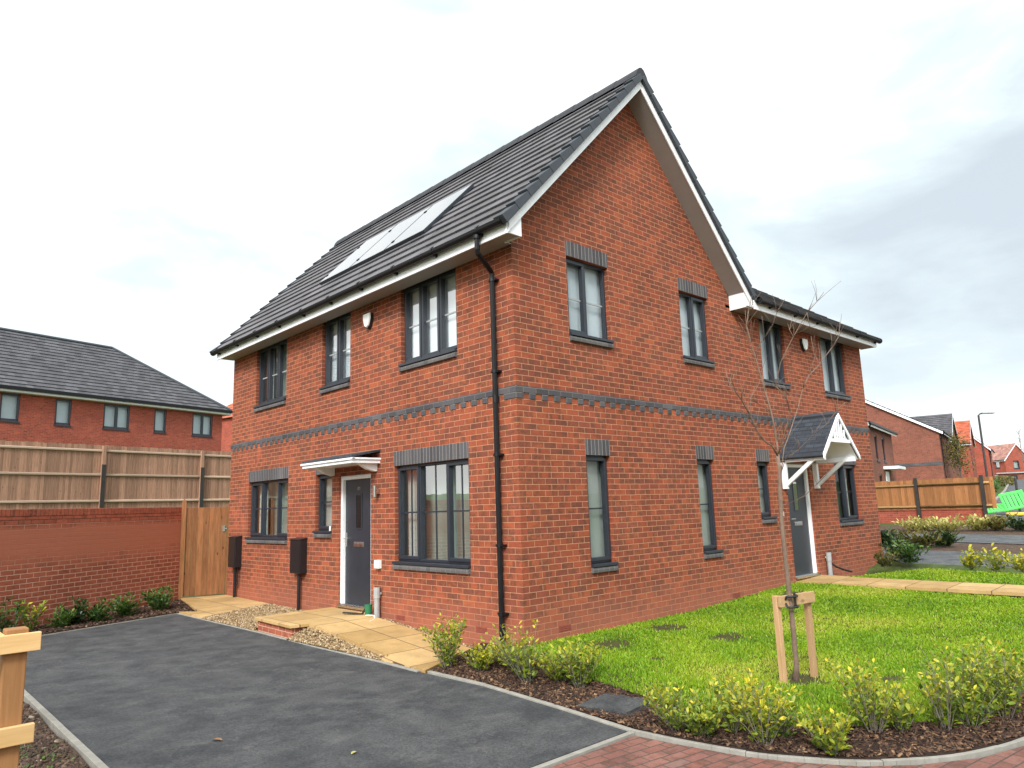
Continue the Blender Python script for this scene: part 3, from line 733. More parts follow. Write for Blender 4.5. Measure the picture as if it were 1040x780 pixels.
roof = MB()
tile_slope(roof, (EX, Y0, EZ), (0, 1, 0), upL, Ls, Y1 - Y0, ROWS, .042)
tile_slope(roof, (EXR, Y0, EZ), (0, 1, 0), upR, Ls, Y1 - Y0, ROWS, .042)
roofo = roof.build('roof', 'tile', house)
P31 = math.tan(R(33.2)); RY = 4.42; EY = -.42; RZ = EZ + (RY - EY) * P31
Ls2 = math.hypot(RY - EY, RZ - EZ)
r2 = MB()
for ys, sg in ((EY, 1), (2 * RY - EY, -1)):
    g = MB()
    tile_slope(g, (AX + .3, ys, EZ), (1, 0, 0), Vector((0, sg * (RY - EY), RZ - EZ)).normalized(), Ls2, 10.90 - AX - .3, 17, .05)
    tmp = bpy.data.meshes.new('t'); tmp.from_pydata(g.v, [], g.f); bm = bmesh.new(); bm.from_mesh(tmp)
    bmesh.ops.bisect_plane(bm, geom=bm.verts[:] + bm.edges[:] + bm.faces[:], plane_co=(EXR - .06, ys, 0), plane_no=(-1, -sg * P31 / M_, 0), clear_outer=True)   # mitred along the valley
    bm.verts.index_update(); bm.verts.ensure_lookup_table()
    vv = [v.co[:] for v in bm.verts]; ff = [tuple(v.index for v in f.verts) for f in bm.faces]
    r2.add(vv, ff, 0, [[(vv[i][0], (vv[i][1] - ys) * sg * Ls2 / (RY - EY)) for i in f] for f in ff]); bm.free(); bpy.data.meshes.remove(tmp)
r2.tube([(AX + .9, RY, RZ + .02), (10.9, RY, RZ + .02)], .11, 8)
r2.build('roof', 'tile', house)
# ridge tiles
rd = MB(); y = Y0 - .03
while y < Y1:
    y2 = min(y + .447, Y1 + .03); prof = [(-.155, -.115), (-.12, -.03), (-.06, .05), (0, .078), (.06, .05), (.12, -.03), (.155, -.115)]
    vs = [(AX + a, yy, 8.20 + b + (.008 if yy == y else 0)) for yy in (y, y2 - .006) for a, b in prof]; n = 7
    rd.add(vs, [(i, i + 1, n + i + 1, n + i) for i in range(n - 1)] + [tuple(range(n))[::-1], tuple(range(n, 2 * n))]); y = y2
rd.build('ridge_tiles', 'ridge', roofo, fix=True)
# dry verge caps, one per tile row, both slopes, both gables
for P0, up, yy, sg in ((Vector((EX, 0, EZ)), upL, Y0, -1), (Vector((EXR, 0, EZ)), upR, Y0, -1), (Vector((EX, 0, EZ)), upL, Y1, 1), (Vector((EXR, 0, EZ)), upR, Y1, 1)):
    vc = MB(); nrm = Vector((-up.z, 0, up.x)) if up.x > 0 else Vector((up.z, 0, -up.x)); dr = Ls / ROWS
    ya, yb = (yy - .045, yy + .125) if sg < 0 else (yy - .085, yy + .045)
    for i in range(ROWS):
        a = i * dr - .03; b = (i + 1) * dr - .036
        sec = [P0 + up * a + nrm * -.055, P0 + up * a + nrm * .068, P0 + up * b + nrm * .034, P0 + up * b + nrm * -.055]
        vc.prism([(p.x, ya, p.z) for p in sec], (0, yb - ya, 0))
    vc.build('verge_trim', 'cap', roofo, fix=True, bevel=.006)

# bargeboards, fascias, soffits, box ends
def line(x): return EZ + M_ * (min(x, 2 * AX - x) - EX)         # roof base line
wb = MB(); yf = -.30
for x0, x1 in ((-.33, AX), (AX, 2 * AX + .33)):
    t, b = -.06, -.225
    wb.prism([(x0, yf, line(x0) + b), (x1, yf, line(x1) + b), (x1, yf, line(x1) + t), (x0, yf, line(x0) + t)], (0, -.02, 0))
wb.build('bargeboard', 'white', house, fix=True, bevel=.002)
for x0, x1, sx in ((-.33, -.10, 1), (2 * AX + .10, 2 * AX + .33, -1)):
    # boxed eaves end
    wb = MB()
    lo, hi = 4.90, None
    if sx > 0: poly = [(-.33, yf + .002, 4.895), (-.10, yf + .002, 4.895), (-.10, yf + .002, line(-.10) - .2), (-.33, yf + .002, line(-.33) - .2)]
    else: poly = [(2 * AX + .10, yf + .002, 4.895), (2 * AX + .33, yf + .002, 4.895), (2 * AX + .33, yf + .002, line(-.33) - .2), (2 * AX + .10, yf + .002, line(-.10) - .2)]
    wb.prism(poly, (0, .018, 0)) if True else None
    xi = -.12 if sx > 0 else 2 * AX + .10
    wb.box(xi, xi + .02, yf + .02, 0, 4.895, line(-.10) - .2)
    wb.build('eaves_box', 'white', house, fix=True)
wb = MB()
wb.box(-.352, -.33, yf - .0, YB + .06, 4.885, 5.05)
wb.build('fascia', 'white', house, fix=True, bevel=.002)
wb = MB()
wb.box(2 * AX + .331, XR + .06, -.352, -.33, 4.885, 5.05)
wb.box(XR + .06, XR + .08, -.352, .0, 4.895, 5.06)
wb.build('fascia', 'white', house, fix=True, bevel=.002)
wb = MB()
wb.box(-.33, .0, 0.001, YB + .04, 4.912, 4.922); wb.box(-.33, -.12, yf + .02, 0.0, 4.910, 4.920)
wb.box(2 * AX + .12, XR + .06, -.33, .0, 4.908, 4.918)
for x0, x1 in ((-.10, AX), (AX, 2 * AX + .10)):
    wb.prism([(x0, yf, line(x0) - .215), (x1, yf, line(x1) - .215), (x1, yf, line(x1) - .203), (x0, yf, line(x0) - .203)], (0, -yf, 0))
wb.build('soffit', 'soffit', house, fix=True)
wb = MB(); y = 0.
# gutters
def gutter(p0, p1, out, name='gutter'):
    m = MB(); p0 = Vector(p0); p1 = Vector(p1); out = Vector(out); r = .056; N = 8
    a = [math.pi + math.pi * i / N for i in range(N + 1)]
    prof = [(r * math.cos(t), r * math.sin(t)) for t in a] + [(r * .88 * math.cos(t), r * .88 * math.sin(t)) for t in a[::-1]]
    n = len(prof); vs = [p + out * (r + x) + Vector((0, 0, z)) for p in (p0, p1) for x, z in prof]
    m.add(vs, [(i, (i + 1) % n, n + (i + 1) % n, n + i) for i in range(n)] + [tuple(range(n))[::-1], tuple(range(n, 2 * n))])
    d = (p1 - p0); L = d.length; d.normalize(); k = .45
    for e in (p0 + d * .01, p1 - d * .01):
        m.tube([e + out * r + Vector((0, 0, -.004)) - d * .012, e + out * r + Vector((0, 0, -.004)) + d * .012], r + .006, 14)
    while k < L:
        c = p0 + d * k + out * r
        m.tube([c - d * .02, c + d * .02], r + .004, 12); m.bar(c - out * (r + .0) + Vector((0, 0, -.05)), c - out * (r - .05) + Vector((0, 0, -.05)), .04, .05); k += .95
    return m.build(name, 'gutter', house, fix=True)
gutter((-.354, Y0 + .03, 5.04), (-.354, 8.96, 5.05), (-1, 0, 0))
gutter((2 * AX + .40, -.354, 5.045), (10.93, -.354, 5.035), (0, -1, 0))
m = MB(); rr = .034
m.tube([(-.41, .19, 5.0), (-.41, .19, 4.80), (-.40, .20, 4.765), (-.10, .305, 4.62), (-.062, .318, 4.585), (-.062, .318, .02)], rr, 8)
for z in (4.5, 3.3, 2.25, 1.15, .35): m.tube([(-.062, .318, z - .02), (-.062, .318, z + .02)], rr + .008, 10); m.box(-.07, 0, .25, .385, z - .012, z + .012)
m.tube([(-.41, .19, 4.985), (-.41, .19, 4.94)], rr + .012, 10); m.tube([(-.062, .318, 2.9), (-.062, .318, 3.0)], rr + .006, 10)
m.build('downpipe', 'gutter', house, smooth=False)
# solar panels set in the roof slope
nL = Vector((-upL.z, 0, upL.x))
for k in range(3):
    ya = 2.22 + k * 1.115; yb = ya + 1.085; m = MB()
    s0, s1 = (.30 - EX) / upL.x, (1.32 - EX) / upL.x
    P = lambda s_, y, h: Vector((EX, y, EZ)) + upL * s_ + nL * h
    vs = [P(s_, y, h) for h in (.03, .085) for s_ in (s0, s1) for y in (ya, yb)]
    m.add(vs, [(0, 1, 3, 2), (4, 6, 7, 5), (0, 4, 5, 1), (2, 3, 7, 6), (0, 2, 6, 4), (1, 5, 7, 3)])
    po = m.build('solar_panel', 'anth', roofo, fix=True, bevel=.004)
    m = MB(); e = .012
    q = [P(s0 + e, ya + e, .088), P(s0 + e, yb - e, .088), P(s1 - e, yb - e, .088), P(s1 - e, ya + e, .088)]
    m.add(q, [(0, 1, 2, 3)], 0, [[(ya, 0), (yb, 0), (yb, s1 - s0), (ya, s1 - s0)]])
    for s_ in (s0 + .25, s1 - .25): m.bar(P(s_, yb + .0075, .08), P(s_, yb + .0075, .10), .04, .05, mi=1)
    m.build('solar_glass', ['solar', 'black'], roofo)
# alarm boxes, door lamp, bell pushes
def alarm(F, u, z):
    m = MB(); prof = [(-.105, .12), (.105, .12), (.11, .02), (.06, -.10), (0, -.135), (-.06, -.10), (-.11, .02)]
    for sc, d0, d1, mi in ((1., 0, .055, 1), (.93, .055, .075, 0)):
        n = 7; vs = [F(u + a * sc * (1 - .08 * j), d, z + b * sc * (1 - .08 * j) + (.012 if mi == 0 else 0)) for j, d in enumerate((d0, d1)) for a, b in prof]
        m.add(vs, [tuple(range(n))[::-1], tuple(range(n, 2 * n))] + [(i, (i + 1) % n, n + (i + 1) % n, n + i) for i in range(n)], mi)
    return m.build('alarm_box', ['wplastic', 'black'], house, fix=False)
alarm(FL, 3.36, 4.61); alarm(FR, 7.94, 4.62)
m = MB(); m.tube([FL(3.10, .075, 1.82), FL(3.10, .075, 1.99)], .032, 14); fbox(m, FL, 3.07, 3.13, 0, .05, 1.87, 1.94); m.build('wall_lamp', 'chrome', house)
m = MB(); fbox(m, FL, 4.545, 4.585, 0, .018, 1.31, 1.39); m.build('bell_push', 'wplastic', house, fix=True, bevel=.004)
m = MB(); fbox(m, FR, 6.45, 6.49, 0, .018, 1.29, 1.37); m.build('bell_push', 'wplastic', house, fix=True, bevel=.004)
m = MB(); fbox(m, FL, 3.03, 3.15, 0, .06, .77, .89); fbox(m, FL, 3.043, 3.137, .06, .068, .783, .877); m.build('socket_box', 'wplastic', house, fix=True, bevel=.006)

# flat canopy over the near door
cp = MB(); a, b, D = 3.06, 4.62, .50
cp.prism([FL(a, 0, 2.54), FL(b, 0, 2.54), FL(b + .0, D, 2.44), FL(a + .0, D, 2.44)], (0, 0, -.03))
cpo = cp.build('door_canopy', 'slate', house, fix=True)
m = MB(); fbox(m, FL, a - .0, b + .0, D - .03, D - .005, 2.325, 2.392); fbox(m, FL, a - .02, b + .02, D - .05, D + .02, 2.372, 2.402)
fbox(m, FL, a - .0, a + .02, 0, D - .03, 2.325, 2.40); fbox(m, FL, b - .02, b + .0, 0, D - .03, 2.325, 2.40)
fbox(m, FL, a - .02, a + .0, 0, D, 2.378, 2.406); m.build('canopy_fascia', 'white', cpo, fix=True, bevel=.004)
m = MB(); fbox(m, FL, a + .02, b - .02, 0, D - .03, 2.335, 2.345); m.build('canopy_soffit', 'white', cpo, fix=True)
for yy in (3.14, 4.44):
    m = MB(); prof = [(0, 2.335), (0, 2.215), (.03, 2.205), (.17, 2.24), (.28, 2.30), (.36, 2.335)]
    m.prism([FL(yy, d, z) for d, z in prof], (0, .09, 0)); m.build('canopy_bracket', 'white', cpo, fix=True, bevel=.006)

# gabled canopy over the second door
gc = MB(); cx, ez, az, hw, dp = 7.235, 2.335, 3.06, .70, .84
for s_ in (-1, 1):
    up = Vector((-s_ * hw, 0, az - ez)).normalized(); L = math.hypot(hw, az - ez)
    tile_slope(gc, (cx + s_ * (hw + .03), -dp, ez - .02), (0, 1, 0), up, L + .04, dp, 9, .016)
gco = gc.build('porch_canopy', 'slate', house)
m = MB(); m.tube([(cx, -dp - .01, az + .035), (cx, 0, az + .035)], .05, 8); m.build('canopy_ridge', 'cap', gco)
m = MB()
for s_ in (-1, 1):
    m.prism([(cx + s_ * (hw + .06), -dp - .022, ez - .07), (cx, -dp - .022, az - .045), (cx, -dp - .022, az + .045), (cx + s_ * (hw + .06), -dp - .022, ez + .02)], (0, .028, 0))
m.build('canopy_bargeboard', 'white', gco, fix=True, bevel=.003)
m = MB(); bz = 2.60; bw = (az - bz) * hw / (az - ez)
m.box(cx - bw + .03, cx + bw - .03, -dp - .01, -dp + .02, bz - .03, bz + .03)
for dx in (-.2, -.1, 0, .1, .2):
    top = az - abs(dx) * (az - ez) / hw - .05
    if top > bz + .05: m.box(cx + dx - .015, cx + dx + .015, -dp - .006, -dp + .016, bz + .03, top)
for dx in (-.15, -.05, .05, .15): m.tube([(cx + dx - .05, -dp + .005, bz + .06), (cx + dx, -dp + .005, bz + .13), (cx + dx + .05, -dp + .005, bz + .06)], .014, 6)
m.build('canopy_fretwork', 'white', gco, fix=True)
m = MB(); lz = .13
m.quad((cx - hw, -dp, ez - .06), (cx, -dp, az - lz), (cx, 0, az - lz), (cx - hw, 0, ez - .06)); m.quad((cx + hw, -dp, ez - .06), (cx + hw, 0, ez - .06), (cx, 0, az - lz), (cx, -dp, az - lz))
m.build('canopy_lining', 'white', gco)
for s_ in (-1, 1):
    x = cx + s_ * (hw - .07); m = MB()
    m.box(x - .04, x + .04, -.085, 0, 1.77, 2.30); m.box(x - .04, x + .04, -dp + .03, 0, 2.245, 2.325)
    m.bar((x, -.06, 1.84), (x, -.60, 2.27), .06, .07, up=(0, -.62, .78)); m.build('canopy_bracket', 'white', gco, fix=True, bevel=.004)

# ------------------------------------------------------------------ things by the walls
def meter_box(y0, y1, z0, z1, label, side):
    t = thing('meter_box', label, 'meter box', (0, (y0 + y1) / 2, 0), 0, 'black meter boxes on the left facade'); og = (0, (y0 + y1) / 2, 0)
    m = MB(); m.box(-.13, -.002, y0, y1, z0, z1); m.box(-.137, -.13, y0 + .02, y1 - .02, z0 + .02, z1 - .03); m.build('cabinet', 'black', t, og, True, .006)
    m = MB(); m.prism([(-.145, y0 - .01, z1), (-.002, y0 - .01, z1 + .025), (-.002, y0 - .01, z1 + .002), (-.145, y0 - .01, z1 - .01)], (0, y1 - y0 + .02, 0)); m.build('lid', 'black', t, og, True)
    yc = (y0 + y1) / 2 - .02; m = MB(); m.tube([(-.06, yc, z0), (-.06, yc, -.1)], .028, 10)
    if side:
        m.tube([(-.05, y0 + .06, z0), (-.05, y0 + .06, z0 - .33), (-.05, yc, z0 - .36)], .016, 8)
    m.build('pipe', 'black', t, og)
meter_box(8.12, 8.48, .60, 1.19, 'black meter box by the timber gate, with a second thin pipe', True)
meter_box(5.37, 5.75, .60, 1.175, 'black meter box on one straight pipe between kitchen window and door', False)

def standpipe(F, u, z0, h, label, cable):
    t = thing('service_pipe', label, 'pipe', F(u, .07, z0), 0, 'grey service pipes beside the doors'); og = F(u, .07, z0)
    m = MB(); m.tube([F(u, .07, z0 - .1), F(u, .07, z0 + h)], .042, 12); m.tube([F(u, .07, z0 + h * .62), F(u, .07, z0 + h)], .05, 12); m.build('conduit', 'grey_pvc', t, og)
    m = MB(); m.box(-.05, .05, -.01, .012, 0, .03, tf=lambda x, y, z: F(u + x, .03 + y, z0 + h * .75 + z)); m.build('clip', 'grey_pvc', t, og, True)
    if cable: m = MB(); m.tube([F(u + .03, .1, z0 + h * .5), F(u + .12, .14, z0 + h * .35), F(u + .3, .2, z0 + .08), F(u + .6, .22, z0 + .02)], .018, 8); m.build('cable', 'strap', t, og)
    return t
standpipe(FL, 3.05, .09, .42, 'short grey pipe beside the near door and a green tub', False)
standpipe(FR, 7.99, .14, .42, 'grey pipe with black cable to the right of the second door', True)
t = thing('plastic_tub', 'small green plastic tub by the grey pipe at the near door', 'tub', (-.14, 3.17, .105)); og = (-.14, 3.17, .105)
m = MB(); m.tube([(-.14, 3.17, .105), (-.14, 3.17, .25)], [.048, .056], 14); m.build('tub', 'green_plastic', t, og)
m = MB(); m.tube([(-.14, 3.17, .25), (-.14, 3.17, .262)], .06, 14); m.build('rim', 'green_plastic', t, og)
m = MB(); m.bar((-.17, 3.29, .12), (-.36, 3.52, .145), .05, .02); m.bar((-.17, 3.29, .12), (-.13, 3.24, .22), .05, .02)
tag(m.build('dustpan', 'strap', None, (-.17, 3.29, .105), bevel=.004), 'black flat scraper leaning beside the green tub', 'scraper')
m = MB(); pts = []
for i in range(60):
    a = i / 59; pts.append((-.24 - .10 * a + .09 * math.sin(a * 22), 3.02 - .75 * a + .07 * math.cos(a * 17), .095 - .10 * a * .9 + .03 * (a < .1)))
m.tube(pts, .009, 6)
tag(m.build('loose_cable', 'wplastic', None, (-.24, 3.02, .08)), 'pale loose cable lying on the ramp below the grey pipe', 'cable')

# ------------------------------------------------------------------ garden wall, fence, gate
WA, WB_ = Vector((-.85, 9.12, 0)), Vector((-8.6, 4.35, 0))
wd = (WB_ - WA).normalized(); ang = math.atan2(-wd.y, -wd.x)
t = thing('garden_wall', 'long red brick garden wall with smeared mortar behind the left shrubs', 'wall', WA, ang)
L = (WB_ - WA).length
m = MB(); m.box(-L, 0, 0, .215, -.4, 1.58); m.build('wall', 'brick_wall', t)
m = MB(); m.box(-L, .0, -.004, .219, 1.58, 1.70); m.build('brick_course', m_brick('wall_top_brick', [(.40, .11, .062), (.46, .128, .072), (.36, .098, .058)], (.11, .055, .04), dark=.03), t)
m = MB(); m.box(-L, .0, -.006, .221, 1.702, 1.82); m.build('coping', m_brick('coping_brick', [(.40, .108, .062), (.46, .13, .072), (.36, .098, .058)], (.15, .07, .05), w=.075, h=.4, dark=.05, offs=0), t, bevel=.01)

def board_fence(name, label, loc, rz, Lx, z0, h, bw, mats, posts, side=1, rails=(.12, .5, .88), group=None, post_h=None, metal=None):
    t = thing(name, label, 'fence', loc, rz, group); m = MB(); x = 0
    while x < Lx:
        w = bw * random.uniform(.92, 1.05); jz = random.uniform(-.012, .012)
        m.add([(x, -.004, z0), (x + w + .012, .012, z0), (x + w + .012, .012, z0 + h + jz), (x, -.004, z0 + h + jz), (x, .008, z0), (x + w + .012, .02, z0), (x + w + .012, .02, z0 + h + jz), (x, .008, z0 + h + jz)],
              [(0, 1, 2, 3), (4, 7, 6, 5), (3, 2, 6, 7), (0, 3, 7, 4), (1, 5, 6, 2)], 0); x += w
    m.build('boards', mats[0], t)
    for r in rails:
        m = MB(); zc = z0 + h * r
        xs = [0] + [p for p in posts if 0 < p < Lx] + [Lx]
        for a, b in zip(xs[:-1], xs[1:]): m.prism([(a + .04, -.003, zc - .045), (a + .04, -.06, zc - .02), (a + .04, -.06, zc + .02), (a + .04, -.003, zc + .045)], (b - a - .08, 0, 0))
        m.build('rail', mats[1], t, fix=True)
    for p in posts:
        m = MB(); m.box(p - .05, p + .05, -.105, -.005, z0 - .25, z0 + (post_h or h - .02)); m.build('post', mats[2], t, bevel=.004)
        if metal: m = MB(); m.box(p - .062, p + .062, -.125, -.107, z0 - .25, z0 + metal); m.build('post_spur', 'steel_dark', t)
    return t
fa = math.atan2(19.71 - 18.03, 4.38 + 2.84)
fu = Vector((math.cos(fa), math.sin(fa), 0)); f0 = Vector((-2.84, 18.03, 0)) - fu * 5.4
board_fence('timber_fence', 'tall weathered close board fence above the brick garden wall', f0, fa, 16, 1.55, 2.35, .085, ('fence', 'fence_rail', 'fence'), [2.65, 5.4 + 2.82, 5.4 + 6.15, 15.], rails=(.27, .61, .925), metal=1.75)
# gate
G0, G1 = Vector((-.80, 9.12, 0)), Vector((.03, 8.85, 0)); gd = (G1 - G0); ga = math.atan2(gd.y, gd.x); gl = gd.length
t = thing('timber_gate', 'brown timber boarded garden gate between brick wall and house corner', 'gate', G0, ga)
m = MB(); x = .04; n = 7; w = (gl - .10) / n
for i in range(n):
    m.box(x, x + w - .004, -.02 + random.uniform(-.002, .002), .0, .05, 1.80, tint=random.random()); x += w
m.build('boards', 'gate', t, bevel=.003)
m = MB(); m.box(-.05, .035, -.05, .05, -.1, 1.93); m.prism([(-.05, -.05, 1.93), (.035, -.05, 1.93), (-.008, 0, 1.99)], (0, .0, 0)) if False else None
m.add([(-.05, -.05, 1.93), (.035, -.05, 1.93), (.035, .05, 1.93), (-.05, .05, 1.93), (-.008, 0, 1.99)], [(0, 1, 4), (1, 2, 4), (2, 3, 4), (3, 0, 4)]); m.build('gate_post', 'gate', t, bevel=.003)
m = MB(); m.box(gl - .055, gl, -.045, .03, -.1, 1.86); m.build('gate_post', 'gate', t, bevel=.003)
m = MB(); m.box(gl - .14, gl - .09, -.035, -.02, 1.30, 1.42); m.box(gl - .14, gl - .03, -.045, -.03, 1.345, 1.37); m.build('latch', 'chrome', t)

# timber rail corner in the left foreground
t = thing('timber_railing', 'fresh timber post and rail corner in the left foreground', 'railing', (-5.27, -1.76, 0)); og = (-5.27, -1.76, 0)
m = MB(); m.box(-5.325, -5.225, -1.81, -1.71, -.3, 1.07); m.build('post', 'post', t, og, bevel=.006)
for zz in (1.005, .56):
    m = MB(); m.box(-8.5, -5.175, -1.848, -1.812, zz - .048, zz + .042); m.build('rail', 'new_rail', t, og, bevel=.003)
for zz in (1.005, .56):
    m = MB(); m.box(-5.222, -5.186, -1.810, 2.4, zz - .046, zz + .04) if False else m.box(-5.364, -5.328, -1.808, 2.4, zz - .046, zz + .044); m.build('rail', 'new_rail_along', t, og, bevel=.003)
m = MB(); m.box(-5.325, -5.225, .9, 1.0, -.3, 1.07); m.build('post', 'post', t, og, bevel=.006)

# manhole cover in the bed
t = thing('inspection_cover', 'dark flat inspection cover set in the mulch by the driveway corner', 'cover', (-.80, -2.0, -.155), .15); 
m = MB(); m.box(-.27, .27, -.27, .27, -.06, .02); m.build('frame', 'steel_dark', t, bevel=.008)
m = MB(); m.box(-.24, .24, -.24, .24, .02, .034); m.box(-.05, .05, -.15, -.12, .034, .037); m.build('lid', 'tarmac', t, bevel=.01)

# ------------------------------------------------------------------ young tree and its stake
TP = {'trunk': [(.67, -2.93, -.12), (.67, -2.96, .08), (.63, -2.98, .3), (.59, -3., .53), (.56, -3.01, .71), (.54, -3.02, .85), (.49, -3.04, 1.12), (.45, -3.06, 1.39), (.41, -3.09, 1.66), (.385, -3.12, 1.85), (.36, -3.125, 2.01)],
 'left': [(.37, -3.13, 1.98), (.27, -3.13, 2.08), (.17, -3.11, 2.13), (.06, -3.10, 2.23), (-.03, -3.11, 2.32), (-.15, -3.1, 2.48), (-.25, -3.1, 2.55), (-.33, -3.11, 2.61)],
 'mid': [(.37, -3.13, 2.), (.38, -3.12, 2.11), (.39, -3.11, 2.2), (.38, -3.1, 2.36), (.38, -3.08, 2.48), (.37, -3.06, 2.6), (.34, -3.04, 2.76), (.32, -3.02, 2.93), (.29, -3., 3.08), (.27, -2.98, 3.26), (.29, -3., 3.4), (.32, -3., 3.46)],
 'right': [(.37, -3.13, 2.01), (.33, -3.18, 2.08), (.3, -3.24, 2.18), (.27, -3.33, 2.38), (.2, -3.34, 2.51), (.1, -3.3, 2.6), (.08, -3.38, 2.81), (.1, -3.51, 3.02), (.14, -3.64, 3.22), (.15, -3.73, 3.3), (.15, -3.8, 3.37)],
 'r3': [(.4, -3.13, 1.87), (.47, -3.14, 2.07), (.56, -3.14, 2.16), (.68, -3.21, 2.45), (.76, -3.24, 2.64), (.84, -3.28, 2.78), (.94, -3.35, 2.89), (1.06, -3.44, 3.06), (1.14, -3.48, 3.17), (1.18, -3.52, 3.4)],
 'thin': [(.4, -3.11, 1.81), (.3, -3.23, 1.96), (.26, -3.38, 2.03), (.22, -3.54, 2.14), (.17, -3.69, 2.22), (.17, -3.78, 2.32), (.17, -3.87, 2.39)],
 'thin2': [(.42, -3.12, 1.54), (.41, -3.32, 1.62), (.42, -3.44, 1.72), (.41, -3.54, 1.8)],
 'loop': [(.32, -2.98, 3.03), (.21, -2.93, 3.12), (.1, -2.87, 3.17)], 'loop2': [(.34, -2.99, 3.01), (.34, -3.1, 3.1), (.33, -3.21, 3.22), (.3, -3.28, 3.32), (.28, -3.38, 3.43)],
 't5': [(.31, -2.97, 3.06), (.34, -2.94, 3.25), (.38, -2.92, 3.44)], 't6': [(-.04, -3.11, 2.35), (-.21, -3.12, 2.48), (-.28, -3.2, 2.52)], 't7': [(.02, -3.08, 2.32), (.11, -3.04, 2.52), (.24, -3.03, 2.66)],
 't8': [(.37, -3.09, 2.42), (.14, -3.1, 2.47), (-.07, -3.13, 2.55)], 't9': [(.08, -3.52, 3.01), (.1, -3.48, 3.09), (.16, -3.5, 3.23)], 't10': [(.11, -3.65, 3.21), (.2, -3.62, 3.11), (.32, -3.59, 2.99)],
 't11': [(-.15, -3.1, 2.48), (-.2, -3.02, 2.62), (-.18, -2.98, 2.78)], 't12': [(.94, -3.35, 2.89), (1.0, -3.28, 3.02), (1.02, -3.26, 3.2)], 't13': [(.38, -3.08, 2.48), (.47, -3.0, 2.62), (.5, -2.95, 2.8)]}
og = (.67, -2.93, -.06)
t = thing('young_tree', 'slender bare young tree tied to a timber stake on the front lawn', 'tree', og)
m = MB(); n = len(TP['trunk']); m.tube(TP['trunk'], [.026 - .009 * i / n + (.012 if i == 0 else 0) for i in range(n)], 8); m.build('trunk', 'bark', t, og, smooth=True)
m = MB()
for k, pts in TP.items():
    if k == 'trunk': continue
    r0 = {'left': .009, 'mid': .010, 'right': .007, 'r3': .006, 'thin': .004}.get(k, .003); n = len(pts)
    m.tube(pts, [max(.0022, r0 * (1 - .8 * i / n)) for i in range(n)], 6)
    if n > 2:
        for q in [j for j in range(1, n - 1) for _ in range(3 if n > 5 else 2)]:
            p = Vector(pts[q]); d = (Vector(pts[q + 1]) - p).normalized(); s_ = Vector((random.uniform(-1, 1), random.uniform(-1, 1), random.uniform(.2, 1))).normalized()
            e = p + (d * .6 + s_ * .7) * random.uniform(.08, .26); m.tube([p, (p + e) / 2 + d * .012, e], [.002, .0016, .0011], 5)
m.build('branches', 'bark', t, og, smooth=True)
t = thing('tree_stake', 'two pale timber stakes with a crossbar holding the young tree', 'tree stake', (.68, -2.97, -.07)); og = (.68, -2.97, -.07)
for (x, y, tx, ty) in ((.50, -2.91, .475, -2.92), (.90, -3.01, .88, -3.02)):
    m = MB(); m.bar((x, y, -.3), (tx, ty, .715), .052, .052, up=(.2, 1, 0)); m.build('stake', 'stake', t, og, True, .004)
m = MB(); m.bar((.445, -2.963, .665), (.905, -3.075, .675), .035, .10); m.build('crossbar', 'stake_bar', t, og, True, .004)
m = MB(); c = Vector((.60, -3.02, .665)); N = 18
for dz in (-.05, .045):
    pts = [(c.x - .03 + .07 * math.cos(a) , c.y + .005 + .055 * math.sin(a), c.z + dz * (1 if math.sin(a) < .3 else .4)) for a in [2 * math.pi * i / N for i in range(N + 1)]]
    m.tube(pts, .011, 6)
m.bar((.595, -3.046, .60), (.585, -3.046, .735), .035, .006, up=(0, 1, 0)); m.build('strap', 'strap', t, og)

